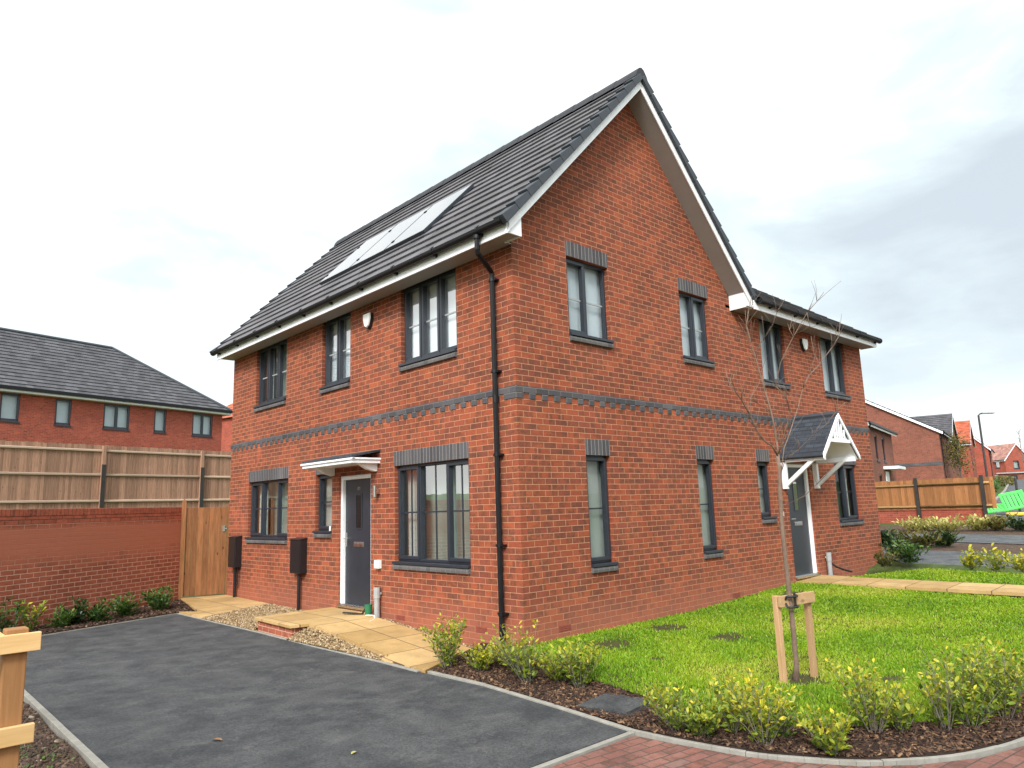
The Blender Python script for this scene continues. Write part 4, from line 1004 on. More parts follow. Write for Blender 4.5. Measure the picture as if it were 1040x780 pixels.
# ------------------------------------------------------------------ shrubs
LV = np.array([(0, 0, 0), (.32, .30, .05), (.36, .68, .04), (0, 1., -.06), (-.36, .68, .04), (-.32, .30, .05), (0, .5, -.02)], float) * np.array([.62, 1, 1])
LF = np.array([(0, 1, 2, 6), (6, 2, 3, 3), (0, 6, 4, 5), (6, 3, 3, 4)])
LF3 = np.array([(0, 1, 6), (1, 2, 6), (2, 3, 6), (3, 4, 6), (4, 5, 6), (5, 0, 6)])
def shrub(loc, h, w, n_leaf, leaf, label, mat, group, stems=7, seed=1, top_tint=.35, base_tint=.3, bush=False, name='shrub', cat='shrub', upright=.8, lean=(0, 0)):
    r = np.random.default_rng(seed)
    t = thing(name, label, cat, loc, 0, group)
    sm_ = MB(); pos, dirs, hs = [], [], []
    per = max(4, n_leaf // stems)
    for k in range(stems):
        a = r.uniform(0, 2 * np.pi); rad = w / 2 * math.sqrt(r.uniform(.05, 1)); hh = h * r.uniform(.55, 1.) * (1 - .35 * (rad / (w / 2)) ** 2 if bush else 1)
        if k == 0: hh = h; rad *= .4
        end = np.array([rad * math.cos(a) + lean[0], rad * math.sin(a) + lean[1], hh]); st = end * np.array([.18, .18, 0])
        midp = st * .4 + end * .45 + np.array([0, 0, .04 * h]); midp[:2] = st[:2] + (end[:2] - st[:2]) * .4
        pts = [st, midp, end]; sm_.tube([tuple(p) for p in pts], [.0035, .0028, .0016], 5)
        for _ in range(per):
            q = r.uniform(.0, 1.) ** .8; q = .04 + .97 * q if not bush else q
            q = min(q, 1.)
            p = (1 - q) ** 2 * st + 2 * q * (1 - q) * midp + q * q * end
            az = r.uniform(0, 2 * np.pi); el = r.uniform(.1, 1.2)
            d = np.array([math.cos(az) * math.cos(el), math.sin(az) * math.cos(el), math.sin(el)])
            sp = (.035 if not bush else w * .16)
            p = p + np.array([math.cos(az), math.sin(az), r.uniform(-.3, .6)]) * sp * r.uniform(.2, 1)
            if p[2] < .01: p[2] = .01 + r.uniform(0, .03)
            pos.append(p); dirs.append(d); hs.append(p[2] / h)
    pos = np.array(pos); d = np.array(dirs); n = len(pos); hs = np.array(hs)
    zc = np.tile([0, 0, 1.], (n, 1)) + r.normal(0, .35, (n, 3)); xx = np.cross(d, zc); xx /= np.linalg.norm(xx, axis=1)[:, None]; zz = np.cross(xx, d)
    rot = np.stack([xx, d, zz], -1); scl = leaf * r.uniform(.55, 1.2, n)
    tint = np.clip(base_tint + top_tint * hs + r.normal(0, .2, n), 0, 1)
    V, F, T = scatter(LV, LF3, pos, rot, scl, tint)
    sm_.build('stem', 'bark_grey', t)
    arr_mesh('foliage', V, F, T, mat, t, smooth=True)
    return t
GB = 'yellow green shrubs in the front mulch bed'
FS = [ # x, y, h, w, leaves, label
 (-.93, .26, .52, .40, 330, 'tall loose shrub at the foot of the paved ramp, nearest the big window', (0, 0)),
 (-.78, -.12, .26, .42, 260, 'small low shrub between ramp and downpipe in the mulch', (0, 0)),
 (-.74, -.86, .58, .44, 430, 'tallest yellow shrub in front of the house corner and downpipe', (-.16, .10)),
 (-.52, -.42, .30, .50, 300, 'low green shrub right under the house corner', (0, 0)),
 (-.62, -1.42, .38, .36, 230, 'small yellow tipped shrub just left of the inspection cover, on the lawn edge', (0, 0)),
 (-.58, -1.12, .26, .36, 200, 'low green shrub between the tallest yellow one and the lawn', (0, 0)),
 (-.46, -3.0, .30, .34, 200, 'loose shrub on the lawn edge behind the paving corner shrubs', (0, 0)),
 (-1.02, -2.80, .30, .36, 300, 'round yellow leaved shrub at the driveway and paving corner', (0, 0)),
 (-1.0, -3.02, .22, .26, 170, 'small green shrub touching the kerb next to the paving corner', (0, 0)),
 (-.78, -3.14, .34, .24, 130, 'thin yellow shrub left of the tree stake in the curved bed', (0, 0)),
 (-.86, -3.44, .36, .34, 260, 'bushy yellow shrub in the bed directly below the left tree stake', (0, 0)),
 (-.64, -3.46, .26, .26, 150, 'low dark green shrub below the young tree, behind the bushy one', (0, 0)),
 (-.72, -3.88, .27, .32, 210, 'yellow shrub nearest the curved kerb in the foreground', (0, 0)),
 (-.16, -3.95, .45, .36, 330, 'tall full shrub to the right of the tree stake', (0, 0)),
 (-.02, -4.10, .24, .24, 110, 'small sparse shrub just right of the tall full one', (0, 0)),
 (.30, -4.30, .42, .22, 110, 'single stemmed shrub with big leaves in the right bed', (0, 0)),
 (.52, -4.40, .33, .40, 260, 'low spreading shrub with cream edged leaves by the right kerb', (0, 0)),
 (.72, -4.28, .50, .36, 300, 'tall shrub second from the right edge of the bed', (0, 0)),
 (1.02, -4.50, .52, .44, 330, 'large shrub at the right edge of the photo, above the kerb', (0, 0)),
 (1.45, -4.40, .50, .42, 260, 'large shrub cut by the right edge of the photo, on the lawn side', (0, 0))]
for i, (x, y, h, w, n, lab, ln) in enumerate(FS):
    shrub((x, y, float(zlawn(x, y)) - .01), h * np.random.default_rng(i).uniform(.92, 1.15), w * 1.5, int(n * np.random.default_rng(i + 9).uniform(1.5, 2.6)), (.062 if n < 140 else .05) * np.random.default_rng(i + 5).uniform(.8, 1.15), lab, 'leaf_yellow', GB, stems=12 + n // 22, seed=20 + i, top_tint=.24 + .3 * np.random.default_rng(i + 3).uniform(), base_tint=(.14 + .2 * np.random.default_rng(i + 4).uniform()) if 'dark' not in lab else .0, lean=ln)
GLB = 'green shrubs along the garden wall'
LS = [(-4.0, 7.0, .48, .55, 230, 'loose feathery shrub at the left end of the wall bed', 'leaf_green', .35, False), (-3.72, 6.95, .42, .5, 200, 'pale loose shrub second from the left along the wall', 'leaf_yellow', .2, False),
      (-3.28, 7.02, .32, .38, 330, 'bright green shrub third from the left along the wall', 'leaf_green', .55, True), (-3.02, 7.20, .40, .42, 420, 'dark glossy shrub behind the bright green one along the wall', 'leaf_dark', .4, True),
      (-2.72, 7.12, .34, .55, 420, 'wide low shrub in the middle of the wall bed', 'leaf_green', .3, True), (-2.25, 7.42, .36, .55, 520, 'round glossy shrub second from the gate', 'leaf_green', .42, True),
      (-1.62, 7.75, .40, .60, 560, 'round glossy shrub nearest the gate', 'leaf_green', .36, True)]
for i, (x, y, h, w, n, lab, mat, bt, bush) in enumerate(LS):
    shrub((x, y, float(zdrive(x, y)) + .01), h, w, n, .075, lab, mat, GLB, stems=9 if bush else 8, seed=60 + i, base_tint=bt, bush=bush)
GRB = 'shrubs beside the drives on the right'
RS = [(10.95, -.35, .50, .8, 600, 'big dark green shrub at the right corner of the house', 'leaf_dark', .35), (10.2, -.75, .48, .9, 600, 'yellow flecked shrub beside the big dark one at the house end', 'leaf_green', .35),
      (9.4, -.55, .35, .5, 250, 'low brown green shrub against the right house wall', 'leaf_olive', .2),
      (9.72, -1.95, .42, .55, 260, 'thin yellow shrub left of the pair at the lawn edge', 'leaf_yellow', .45), (9.68, -2.38, .46, .6, 260, 'thin yellow shrub in the middle beside the far lawn', 'leaf_yellow', .45), (9.66, -2.85, .42, .55, 240, 'thin yellow shrub at the right edge beside the far lawn', 'leaf_yellow', .5),
      (13.0, .75, .42, .9, 480, 'dark shrub in the first bed beyond the house end', 'leaf_dark', .3), (13.3, .15, .42, 1.1, 520, 'dusty green shrub in the first bed across the drive', 'leaf_olive', .3), (13.6, -.3, .36, .9, 420, 'dark low shrub at the right of the first bed', 'leaf_dark', .35),
      (18.3, 1.7, .38, 1.25, 620, 'cream yellow bush at the left of the row below the fence', 'leaf_cream', .5), (18.2, .9, .40, 1.25, 620, 'cream yellow bush in the middle of the row below the fence', 'leaf_cream', .5), (18.3, .15, .38, 1.1, 520, 'cream yellow bush at the right of the row below the fence', 'leaf_cream', .45),
      (18.4, -.35, .5, .9, 420, 'olive bush next to the green plastic barriers', 'leaf_olive', .5), (18.5, -.85, .45, .9, 380, 'dark bush at the right edge below the barriers', 'leaf_dark', .4)]
for i, (x, y, h, w, n, lab, mat, bt) in enumerate(RS):
    shrub((x, y, float(zterr(x, y)) + (.04 if x > 10.5 else .25 * 0 + float(zlawn(x, y)) - float(zterr(x, y)))), h, w, n, .085 if x < 12 else .12, lab, mat, GRB, stems=10, seed=90 + i, base_tint=bt, bush=True)

# ------------------------------------------------------------------ grass, chips, gravel, clods
CAMP = np.array([-6.015, -6.378])
def grass(name, poly, zf, dens_near, dens_far, hgt, label, holes=()):
    P = rand_in(poly, dens_near); d = np.hypot(P[:, 0] - CAMP[0], P[:, 1] - CAMP[1])
    keep = rng.uniform(0, 1, len(P)) < np.clip((dens_far + (dens_near - dens_far) * np.clip((11 - d) / 6, 0, 1)) / dens_near, 0, 1)
    cl = .5 + .5 * np.sin(P[:, 0] * 2.3 + 1.3 * np.sin(P[:, 1] * 1.7)) * np.sin(P[:, 1] * 2.9 + np.sin(P[:, 0] * 3.1))
    cl2 = .5 + .5 * np.sin(P[:, 0] * 9 + 2 * np.sin(P[:, 1] * 7.)) * np.sin(P[:, 1] * 10 + 1.5 * np.sin(P[:, 0] * 8))
    hole = np.zeros(len(P))
    for hx, hy, hr in holes: hole = np.maximum(hole, 1 - sm(hr * .5, hr * 1.15, np.hypot(P[:, 0] - hx, (P[:, 1] - hy) * 1.3) + rng.normal(0, hr * .12, len(P))))
    keep &= rng.uniform(0, 1, len(P)) > hole * .97
    keep &= rng.uniform(0, 1, len(P)) < .55 + .45 * cl2
    P, d, cl, cl2 = P[keep], d[keep], cl[keep], cl2[keep]; n = len(P)
    h = hgt * rng.uniform(.45, 1.15, n) * (.75 + .35 * cl2); w = .0031 * (1 + np.clip((d - 5) / 5, 0, 3)) * rng.uniform(.7, 1.3, n)
    a = rng.uniform(0, 2 * np.pi, n); dx = np.stack([np.cos(a), np.sin(a)], -1); b = rng.uniform(0, 2 * np.pi, n); ln = rng.uniform(.1, .75, n) * h
    base = np.stack([P[:, 0], P[:, 1], zf(P[:, 0], P[:, 1]) - .004], -1)
    V = np.zeros((n, 5, 3)); bx = np.stack([np.cos(b), np.sin(b)], -1)
    for k, (hh, ww, l) in enumerate(((0, 1, 0), (0, -1, 0), (.55, .8, .3), (.55, -.8, .3), (1, 0, 1))):
        V[:, k, :2] = base[:, :2] + dx * (w * ww)[:, None] + bx * (ln * l)[:, None]; V[:, k, 2] = base[:, 2] + h * hh * (1 - .12 * l)
    F = np.array([(0, 1, 3), (0, 3, 2), (2, 3, 4)])[None] + (np.arange(n) * 5)[:, None, None]
    dry = sm(.55, .95, .5 + .5 * np.sin(P[:, 0] * 1.1 + .7) * np.sin(P[:, 1] * 1.9 + P[:, 0] * .6))
    T = np.clip(.30 + .34 * cl + .30 * dry + rng.normal(0, .13, n), 0, 1); T[rng.uniform(0, 1, n) < .04] = .97
    o = arr_mesh(name, V.reshape(-1, 3), F.reshape(-1, 3), np.repeat(T, 5), 'grass', smooth=False)
    tag(o, label, 'grass', kind='stuff')
HOLES = [(.76, -.65, .40), (2.01, -1.44, .36), (2.09, -.54, .38), (1.27, -3.56, .16), (.69, -2.97, .34), (5.6, -.5, .35), (.5, -1.5, .12), (1.6, -2.6, .10)]
grass('lawn_grass', LAWN, zlawn, 10500, 4500, .042, 'bright green uneven turf of the front lawn', HOLES)
grass('side_lawn_grass', [(7.64, -4.75), (9.55, -4.75), (9.55, -1.25), (7.64, -.4)], zlawn, 3000, 2600, .045, 'short green turf beyond the buff path')
grass('verge_grass', [(12.7, 1.1), (14.6, 1.1), (14.6, 3.5), (12.7, 3.5)], lambda X, Y: zterr(X, Y) + .045, 700, 700, .06, 'small green lawn patch beyond the right drives')
BOXV = np.array([(-1, -.45, -.15), (.9, -.5, -.1), (1.1, .35, -.15), (-.8, .5, -.12), (-.9, -.4, .12), (.8, -.45, .16), (1., .3, .1), (-.9, .45, .14)], float)
BOXF = np.array([(0, 3, 2, 1), (4, 5, 6, 7), (0, 1, 5, 4), (1, 2, 6, 5), (2, 3, 7, 6), (3, 0, 4, 7)])
def bits(name, poly, zf, dens, size, mat, label, cat, tilt=.35, tpow=1.3, flat=1.):
    P = rand_in(poly, dens); n = len(P); s_ = size * rng.uniform(.35, 1.25, n)
    pos = np.stack([P[:, 0], P[:, 1], zf(P[:, 0], P[:, 1]) + s_ * .12], -1)
    scl = np.stack([s_, s_ * rng.uniform(.5, 1.3, n), s_ * rng.uniform(.5, 1.4, n) * flat], -1)
    V, F, T = scatter(BOXV, BOXF, pos, rotmats(n, tilt), scl, rng.uniform(0, 1, n) ** tpow)
    tag(arr_mesh(name, V, F, T, mat), label, cat, kind='stuff')
BED = [(-1.12, .30), (-1.08, -.58), (-1.14, -1.59), (-1.19, -2.5)] + [(x + .06, y + .03) for x, y in KERB[1:]] + INNER[::-1] + [(-.15, .30), (-.2, .6), (-.6, .5)]
bits('bark_chips', BED, lambda X, Y: zlawn(X, Y) - .006, 2600, .021, 'chip', 'dark bark chips covering the front mulch bed', 'bark mulch', .4, 1.25)
bits('bark_mulch', [(-4.42, 6.25), (-2.68, 6.8), (-1.52, 7.15), (-1.3, 6.95), (-.9, 8.9), (-4.2, 6.98)], lambda X, Y: zdrive(X, Y) + .025, 900, .028, 'chip', 'dark bark mulch under the garden wall shrubs', 'bark mulch', .4, 2.)
ICO = None
bm = bmesh.new(); bmesh.ops.create_icosphere(bm, subdivisions=1, radius=1.); bm.verts.ensure_lookup_table()
IV = np.array([v.co[:] for v in bm.verts]); IF = np.array([[v.index for v in f.verts] for f in bm.faces]); bm.free()
IV = IV * (1 + .18 * np.sin(IV[:, [1, 2, 0]] * 3.1 + 1))
def pebbles(name, poly, zf, dens, label):
    P = rand_in(poly, dens); n = len(P); s_ = .013 * rng.uniform(.6, 1.35, n)
    pos = np.stack([P[:, 0], P[:, 1], zf(P[:, 0], P[:, 1]) + s_ * rng.uniform(.1, .7, n)], -1)
    scl = np.stack([s_ * rng.uniform(.8, 1.4, n), s_, s_ * rng.uniform(.5, .8, n)], -1)
    V, F, T = scatter(IV, IF, pos, rotmats(n, .5), scl, rng.uniform(0, 1, n))
    tag(arr_mesh(name, V, F, T, 'pebble', smooth=True), label, 'gravel', kind='stuff')
pebbles('gravel', GRAV1, zgrav, 2600, 'tan gravel strip between gate paving and landing')
pebbles('gravel', GRAV2, zgrav2, 3000, 'tan gravel wedge between the ramp and the driveway')
pebbles('gravel', [(-.13, .80), (-.01, .78), (-.01, 2.9), (-.13, 2.9)], lambda X, Y: zramp(X, Y) - .03, 2400, 'thin gravel strip along the wall beside the ramp')
SOILP = [(-4.52, -2.4), (-4.52, 3.5), (-5.6, 3.5), (-6.2, -2.4)]
zsoil = lambda X, Y: zdrive(X, Y) - .015 + .02 * np.sin(X * 5.1) * np.sin(Y * 4.3)
bits('soil_clods', SOILP, zsoil, 1500, .022, 'clod', 'crumbly brown soil and stones beside the left kerb', 'soil', .6, 1.2, 1.6)
P = rand_in([(-4.6, -1.6), (-4.6, .6), (-4.95, .9), (-5.2, -1.2)], 60); pp = []
for q in P: pp.append(np.column_stack([rng.normal(q[0], .035, 16), rng.normal(q[1], .035, 16)]))
P = np.concatenate(pp); n = len(P); el = rng.uniform(.1, .9, n); az = rng.uniform(0, 6.28, n)
d = np.stack([np.cos(az) * np.cos(el), np.sin(az) * np.cos(el), np.sin(el)], -1); zz = np.tile([0, 0, 1.], (n, 1)); xx = np.cross(d, zz); xx /= np.linalg.norm(xx, axis=1)[:, None]
V, F, T = scatter(LV, LF3, np.stack([P[:, 0], P[:, 1], zsoil(P[:, 0], P[:, 1])], -1), np.stack([xx, d, np.cross(xx, d)], -1), .035 * rng.uniform(.5, 1.3, n), rng.uniform(0, 1, n))
tag(arr_mesh('weeds', V, F, T, 'weed'), 'small green weeds growing in the bare soil by the kerb', 'weeds', kind='stuff')
# fallen leaves on the tarmac
def fallen_leaf(x, y, s_, a, label, mat):
    m = MB(); pts = [(LV[k][0] * s_, LV[k][1] * s_, .004 + abs(LV[k][0]) * s_ * .5) for k in range(7)]
    m.add(pts, [tuple(f) for f in LF3], tint=.9); o = m.build('fallen_leaf', mat); o.location = (x, y, float(zdrive(x, y)) + .004); o.rotation_euler = (0, 0, a)
    tag(o, label, 'leaf', 'fallen leaves on the driveway')
fallen_leaf(-3.62, -.35, .10, .6, 'curled brown leaf on the driveway near the left kerb', 'chip')
fallen_leaf(-3.02, -1.35, .07, 2., 'small yellow green leaf on the driveway foreground', 'leaf_cream')
fallen_leaf(-3.66, -1.28, .06, 1., 'dark leaf at the bottom of the driveway', 'chip')

# ------------------------------------------------------------------ neighbour house on the left (hipped roof)
na = math.atan2(3.34, 11.67); NX = (10.51, 35.57, 0)
nh = thing('brick_house', 'red brick house with dark hipped roof behind the left fence', 'house', NX, na, 'houses in the background')
NLn, NW, NE, NR = 30., 9.3, 7.6, 3.7
ops = [(-11.93, -11.12, 6.16, 7.42), (-9.58, -8.84, 6.16, 7.40), (-7.28, -5.92, 6.16, 7.40), (-4.56, -3.86, 6.16, 7.39), (-2.28, -.98, 6.14, 7.39)]
FN = lambda u, d, z: (u, -d + .35, z)
m = MB(); wall_panel(m, FN, -NLn, -.35, 2., NE, ops, .1)
m.quad((-.35, .35, 2), (-.35, NW - .35, 2), (-.35, NW - .35, NE), (-.35, .35, NE)); m.quad((-.35, NW - .35, 2), (-NLn, NW - .35, 2), (-NLn, NW - .35, NE), (-.35, NW - .35, NE))
m.build('wall', 'brick_side', nh)
m = MB(); h = NW / 2; sl = math.hypot(h, NR)
def slope_faces(m, A, B, C_, D, rows, thick=.05):
    A, B, C_, D = map(Vector, (A, B, C_, D))
    n = (B - A).cross(D - A).normalized()
    if n.z < 0: n = -n
    Lv = (D - A).length
    for i in range(rows):
        t0, t1 = i / rows, (i + 1) / rows
        a, b = A.lerp(D, t0), B.lerp(C_, t0); c, d = B.lerp(C_, t1), A.lerp(D, t1)
        hi, lo = n * thick, n * .01; u0 = 0; LL = (B - A).length
        f = lambda p: ((p - A).dot((B - A).normalized()), t0 * Lv)
        m.add([a + hi, b + hi, c + lo, d + lo], [(0, 1, 2, 3)], 0, [[(f(a)[0], t0 * Lv), (f(b)[0], t0 * Lv), (f(c)[0], t1 * Lv - .002), (f(d)[0], t1 * Lv - .002)]])
        m.add([a + lo, b + lo, b + hi, a + hi], [(0, 1, 2, 3)])
slope_faces(m, (-NLn, 0, NE + .05), (0, 0, NE + .05), (-h, h, NE + NR), (-NLn, h, NE + NR), 17)
slope_faces(m, (0, 0, NE + .05), (0, NW, NE + .05), (-h, h, NE + NR), (-h, h, NE + NR), 17)
slope_faces(m, (0, NW, NE + .05), (-NLn, NW, NE + .05), (-NLn, h, NE + NR), (-h, h, NE + NR), 17)
ro = m.build('roof', 'tile_far', nh)
m = MB(); m.tube([(-NLn, h, NE + NR + .03), (-h, h, NE + NR + .03), (0, 0, NE + .1)], .10, 6); m.build('ridge_tiles', 'cap', ro)
m = MB(); m.box(-NLn, 0, .0, .02, NE - .14, NE - .03); m.box(-.02, 0, .02, NW, NE - .16, NE - .02); m.box(-NLn, -.02, .02, .35, NE - .15, NE - .14); m.build('fascia', 'white', nh)
m = MB(); m.box(-NLn, .10, -.13, -.001, NE - .05, NE + .10); m.build('gutter', 'gutter', nh)
for k, (a, b, c, e) in enumerate(ops):
    m = MB(); F = FN; n = 2 if b - a > .9 else 1
    for q in ((a, b, e - .09, e), (a, b, c, c + .11), (a, a + .09, c, e), (b - .09, b, c, e)): fbox(m, F, q[0], q[1], -.09, -.03, q[2], q[3])
    if n == 2: fbox(m, F, (a + b) / 2 - .07, (a + b) / 2 + .07, -.09, -.028, c, e)
    fbox(m, F, a - .03, b + .03, -.09, .04, c - .07, c - .01)
    w = m.build('window', 'anth', nh, fix=True)
    m = MB(); m.quad(F(a, -.07, c), F(b, -.07, c), F(b, -.07, e), F(a, -.07, e)); m.build('pane', 'pane', w)
    m = MB(); fbox(m, F, a, b, -.24, -.235, c, e); m.build('blind', 'blind', w)
# house glimpsed behind it with an orange roof
ob = thing('brick_house', 'house with orange tiled roof glimpsed left of the house corner', 'house', (21.4, 53.6, 1.05), na, 'houses in the background')
m = MB(); m.box(-2, 8, 0, 7, 2, 9.0); m.build('wall', 'brick_side', ob)
m = MB(); slope_faces(m, (-2.3, -.3, 9.0), (8.3, -.3, 9.0), (8.3, 3.5, 12.2), (1.5, 3.5, 12.2), 11); slope_faces(m, (8.3, 7.3, 9.0), (-2.3, 7.3, 9.0), (1.5, 3.5, 12.2), (8.3, 3.5, 12.2), 11); slope_faces(m, (-2.3, 7.3, 9.0), (-2.3, -.3, 9.0), (1.5, 3.5, 12.2), (1.5, 3.5, 12.2), 11); m.build('roof', 'tile_orange', ob)
m = MB(); m.box(-2.3, 8.3, -.32, -.3, 8.83, 8.98); m.build('fascia', 'white', ob)

# ------------------------------------------------------------------ street of houses on the right
HA = Vector((50.4, 10.34, 0)); hr = R(12.); hu = Vector((math.cos(hr), math.sin(hr), 0)); hv = Vector((-math.sin(hr), math.cos(hr), 0))
GH = 'houses in the background'
def row_house(label, lx, ly, L, W, eave, rise, axis, mat_wall, mat_roof, wins, base=.5, ov=.18, door=None, rot=0.):
    """local frame: x along the street, y back from it. axis 'x': ridge along x, 'y': ridge along y"""
    loc = HA + hu * lx + hv * ly
    t = thing('brick_house', label, 'house', loc, hr + R(rot), GH)
    m = MB()
    FF = lambda u, d, z: (u, -d, z); FS_ = lambda u, d, z: (-d, u, z)
    wf = [w for w in wins if w[4] == 'f']; ws = [w for w in wins if w[4] == 's']
    wall_panel(m, FF, 0, L, base, eave, [w[:4] for w in wf]); wall_panel(m, FS_, 0, W, base, eave, [w[:4] for w in ws], flip=True)
    m.quad((L, 0, base), (L, W, base), (L, W, eave), (L, 0, eave)); m.quad((L, W, base), (0, W, base), (0, W, eave), (L, W, eave))
    if axis == 'x':
        for x in (0, L): m.add([(x, 0, eave), (x, W, eave), (x, W / 2, eave + rise)], [(0, 1, 2)])
    else:
        for y in (0, W): m.add([(0, y, eave), (L, y, eave), (L / 2, y, eave + rise)], [(0, 1, 2)])
    m.build('wall', mat_wall, t)
    m = MB(); e = .25
    if axis == 'x':
        s_ = rise / (W / 2); z0 = eave + .08 - e * s_; zt = eave + .08 + rise
        slope_faces(m, (-ov, -e, z0), (L + ov, -e, z0), (L + ov, W / 2, zt), (-ov, W / 2, zt), 14); slope_faces(m, (L + ov, W + e, z0), (-ov, W + e, z0), (-ov, W / 2, zt), (L + ov, W / 2, zt), 14)
    else:
        s_ = rise / (L / 2); z0 = eave + .08 - e * s_; zt = eave + .08 + rise
        slope_faces(m, (-e, -ov, z0), (-e, W + ov, z0), (L / 2, W + ov, zt), (L / 2, -ov, zt), 14); slope_faces(m, (L + e, W + ov, z0), (L + e, -ov, z0), (L / 2, -ov, zt), (L / 2, W + ov, zt), 14)
    m.build('roof', mat_roof, t)
    m = MB(); b = .2
    if axis == 'x':
        m.prism([(-ov - .01, -e, z0 - b), (-ov - .01, W / 2, zt - b), (-ov - .01, W / 2, zt - .02), (-ov - .01, -e, z0 - .02)], (.03, 0, 0)); m.prism([(-ov - .01, W + e, z0 - b), (-ov - .01, W / 2, zt - b), (-ov - .01, W / 2, zt - .02), (-ov - .01, W + e, z0 - .02)], (.03, 0, 0))
        m.box(-ov, L + ov, -e - .02, -e, z0 - .17, z0 - .01)
    else:
        m.prism([(-e, -ov - .01, z0 - b), (L / 2, -ov - .01, zt - b), (L / 2, -ov - .01, zt - .02), (-e, -ov - .01, z0 - .02)], (0, .03, 0)); m.prism([(L + e, -ov - .01, z0 - b), (L / 2, -ov - .01, zt - b), (L / 2, -ov - .01, zt - .02), (L + e, -ov - .01, z0 - .02)], (0, .03, 0))
        m.box(-e - .02, -e, -ov, W + ov, z0 - .17, z0 - .01)
    m.build('fascia', 'white', t)
    m = MB()
    if axis == 'x': m.box(-ov, L + ov, -e - .13, -e - .022, z0 - .06, z0 + .05); m.tube([(.2, -e - .08, z0 - .06), (.15, -.08, z0 - .5), (.15, -.08, base)], .05, 6); m.box(-.08, -.005, .35, .45, base, eave - .8) if False else None
    else: m.box(-e - .13, -e - .022, -ov, W + ov, z0 - .06, z0 + .05)
    m.build('gutter', 'gutter', t)
    for a, bb, c, ee, f in wins:
        F = FF if f == 'f' else FS_
        m = MB()
        for q in ((a, bb, ee - .08, ee), (a, bb, c, c + .08), (a, a + .08, c, ee), (bb - .08, bb, c, ee)): fbox(m, F, q[0], q[1], -.09, -.04, q[2], q[3])
        fbox(m, F, a - .03, bb + .03, -.05, .05, c - .1, c - .002); w = m.build('window', 'anth', t, fix=True)
        m = MB(); m.quad(F(a, -.07, c), F(bb, -.07, c), F(bb, -.07, ee), F(a, -.07, ee)); m.build('pane', 'pane', w)
        m = MB(); fbox(m, F, a - .05, bb + .05, -.35, -.345, c - .1, ee + .1); m.build('blind', 'curtain', w)
    if door:
        a, bb, c, ee = door; m = MB()
        m.box(a, bb, -.03, .0, c, ee); m.build('front_door', 'white', t)
        m = MB(); m.box(a - .5, bb + 1.1, -.8, -.0, ee + .12, ee + .28); m.build('door_canopy', 'white', t)
    return t
row_house('brown brick house end with small canopy, glimpsed right behind the house', -17.2, 2., 9.6, 9., 5.45, 2.7, 'x', 'brick_brown', 'tile_far',
          [(3.0, 3.9, 3.55, 4.95, 'f'), (5.55, 6.45, 3.55, 4.95, 'f'), (3.2, 4.4, 1.5, 2.75, 'f')], base=-.5, door=(5.5, 6.7, .6, 2.95))
a_h = row_house('large brown brick gable end with white verge beyond the right fence', 0, 0, 8.6, 9.2, 5.95, 2.7, 'x', 'brick_brown', 'tile_far',
          [(1.2, 2.2, 4.3, 5.6, 'f'), (4.4, 5.6, 4.3, 5.6, 'f'), (1.2, 2.6, 1.6, 2.9, 'f')], base=0.)
m = MB(); m.box(-.025, -.003, -.0, 4.2, 3.55, 3.78); m.build('brick_band', 'grey_brick', a_h)
row_house('house with dark roof slope facing the camera, behind the brown gable', 12.2, .2, 8., 8., 6.05, 2.45, 'y', 'brick_brown', 'tile_far', [(1., 2.2, 4.4, 5.7, 'f'), (5., 6.2, 4.4, 5.7, 'f')], base=0.)
row_house('house with bright orange tiled roof in the street row', 26.5, -.4, 8., 7., 6.5, 2.45, 'y', 'brick_side', 'tile_orange', [(1., 2.2, 4.6, 5.9, 'f'), (5., 6.2, 4.6, 5.9, 'f')], base=0.)
row_house('red brick gable end with white verge beside the lamp post', 40., -1.5, 9., 4.8, 6.55, 2.55, 'x', 'brick_side', 'tile_far', [(2., 3.2, 4.6, 5.9, 'f')], base=0.)
row_house('far red house with dark gable roof at the end of the street', 90., -4.2, 8., 6., 6.9, 2.4, 'x', 'brick_side', 'tile_far', [(2.2, 3.4, 5.4, 6.5, 's')], base=0.)
row_house('far red house with weathered pink roof facing the street end', 76., -2.3, 4.6, 6., 6.5, 2.3, 'y', 'brick_side', 'tile_pink', [(1., 1.8, 5.2, 6.2, 's'), (2.6, 3.4, 5.2, 6.2, 's'), (1.6, 2.8, 3.2, 4.2, 's'), (1.5, 2.6, 5.0, 6.2, 'f')], base=0., rot=-42)
row_house('far red house with orange roof at the right edge of the photo', 84., -9.5, 9., 5.5, 7.0, 2.4, 'y', 'brick_side', 'tile_orange', [(1., 1.8, 5.5, 6.6, 's'), (1.2, 2.4, 5., 6.4, 'f')], base=0., rot=-30)
# right fence on low brick wall
t = thing('boundary_wall', 'low red brick wall below the orange timber fence on the right', 'wall', (22.35, .95, .0), 0)
m = MB(); m.box(0, .2, 0, 14, .2, 1.02); m.build('wall', 'brick_side', t); m = MB(); m.box(-.02, .22, -.02, 14, 1.022, 1.08); m.build('coping', 'brick_side', t)
board_fence('timber_fence', 'orange brown timber fence with dark posts standing by the right street', (22.32, 14.9, 0), -math.pi / 2, 14.25, 1.05, 1.05, .11, ('fence_orange', 'rail_orange', 'steel_dark'), [14.0, 11.95, 9.2, 6.8, 4.4], rails=(.1, .82), post_h=1.12)
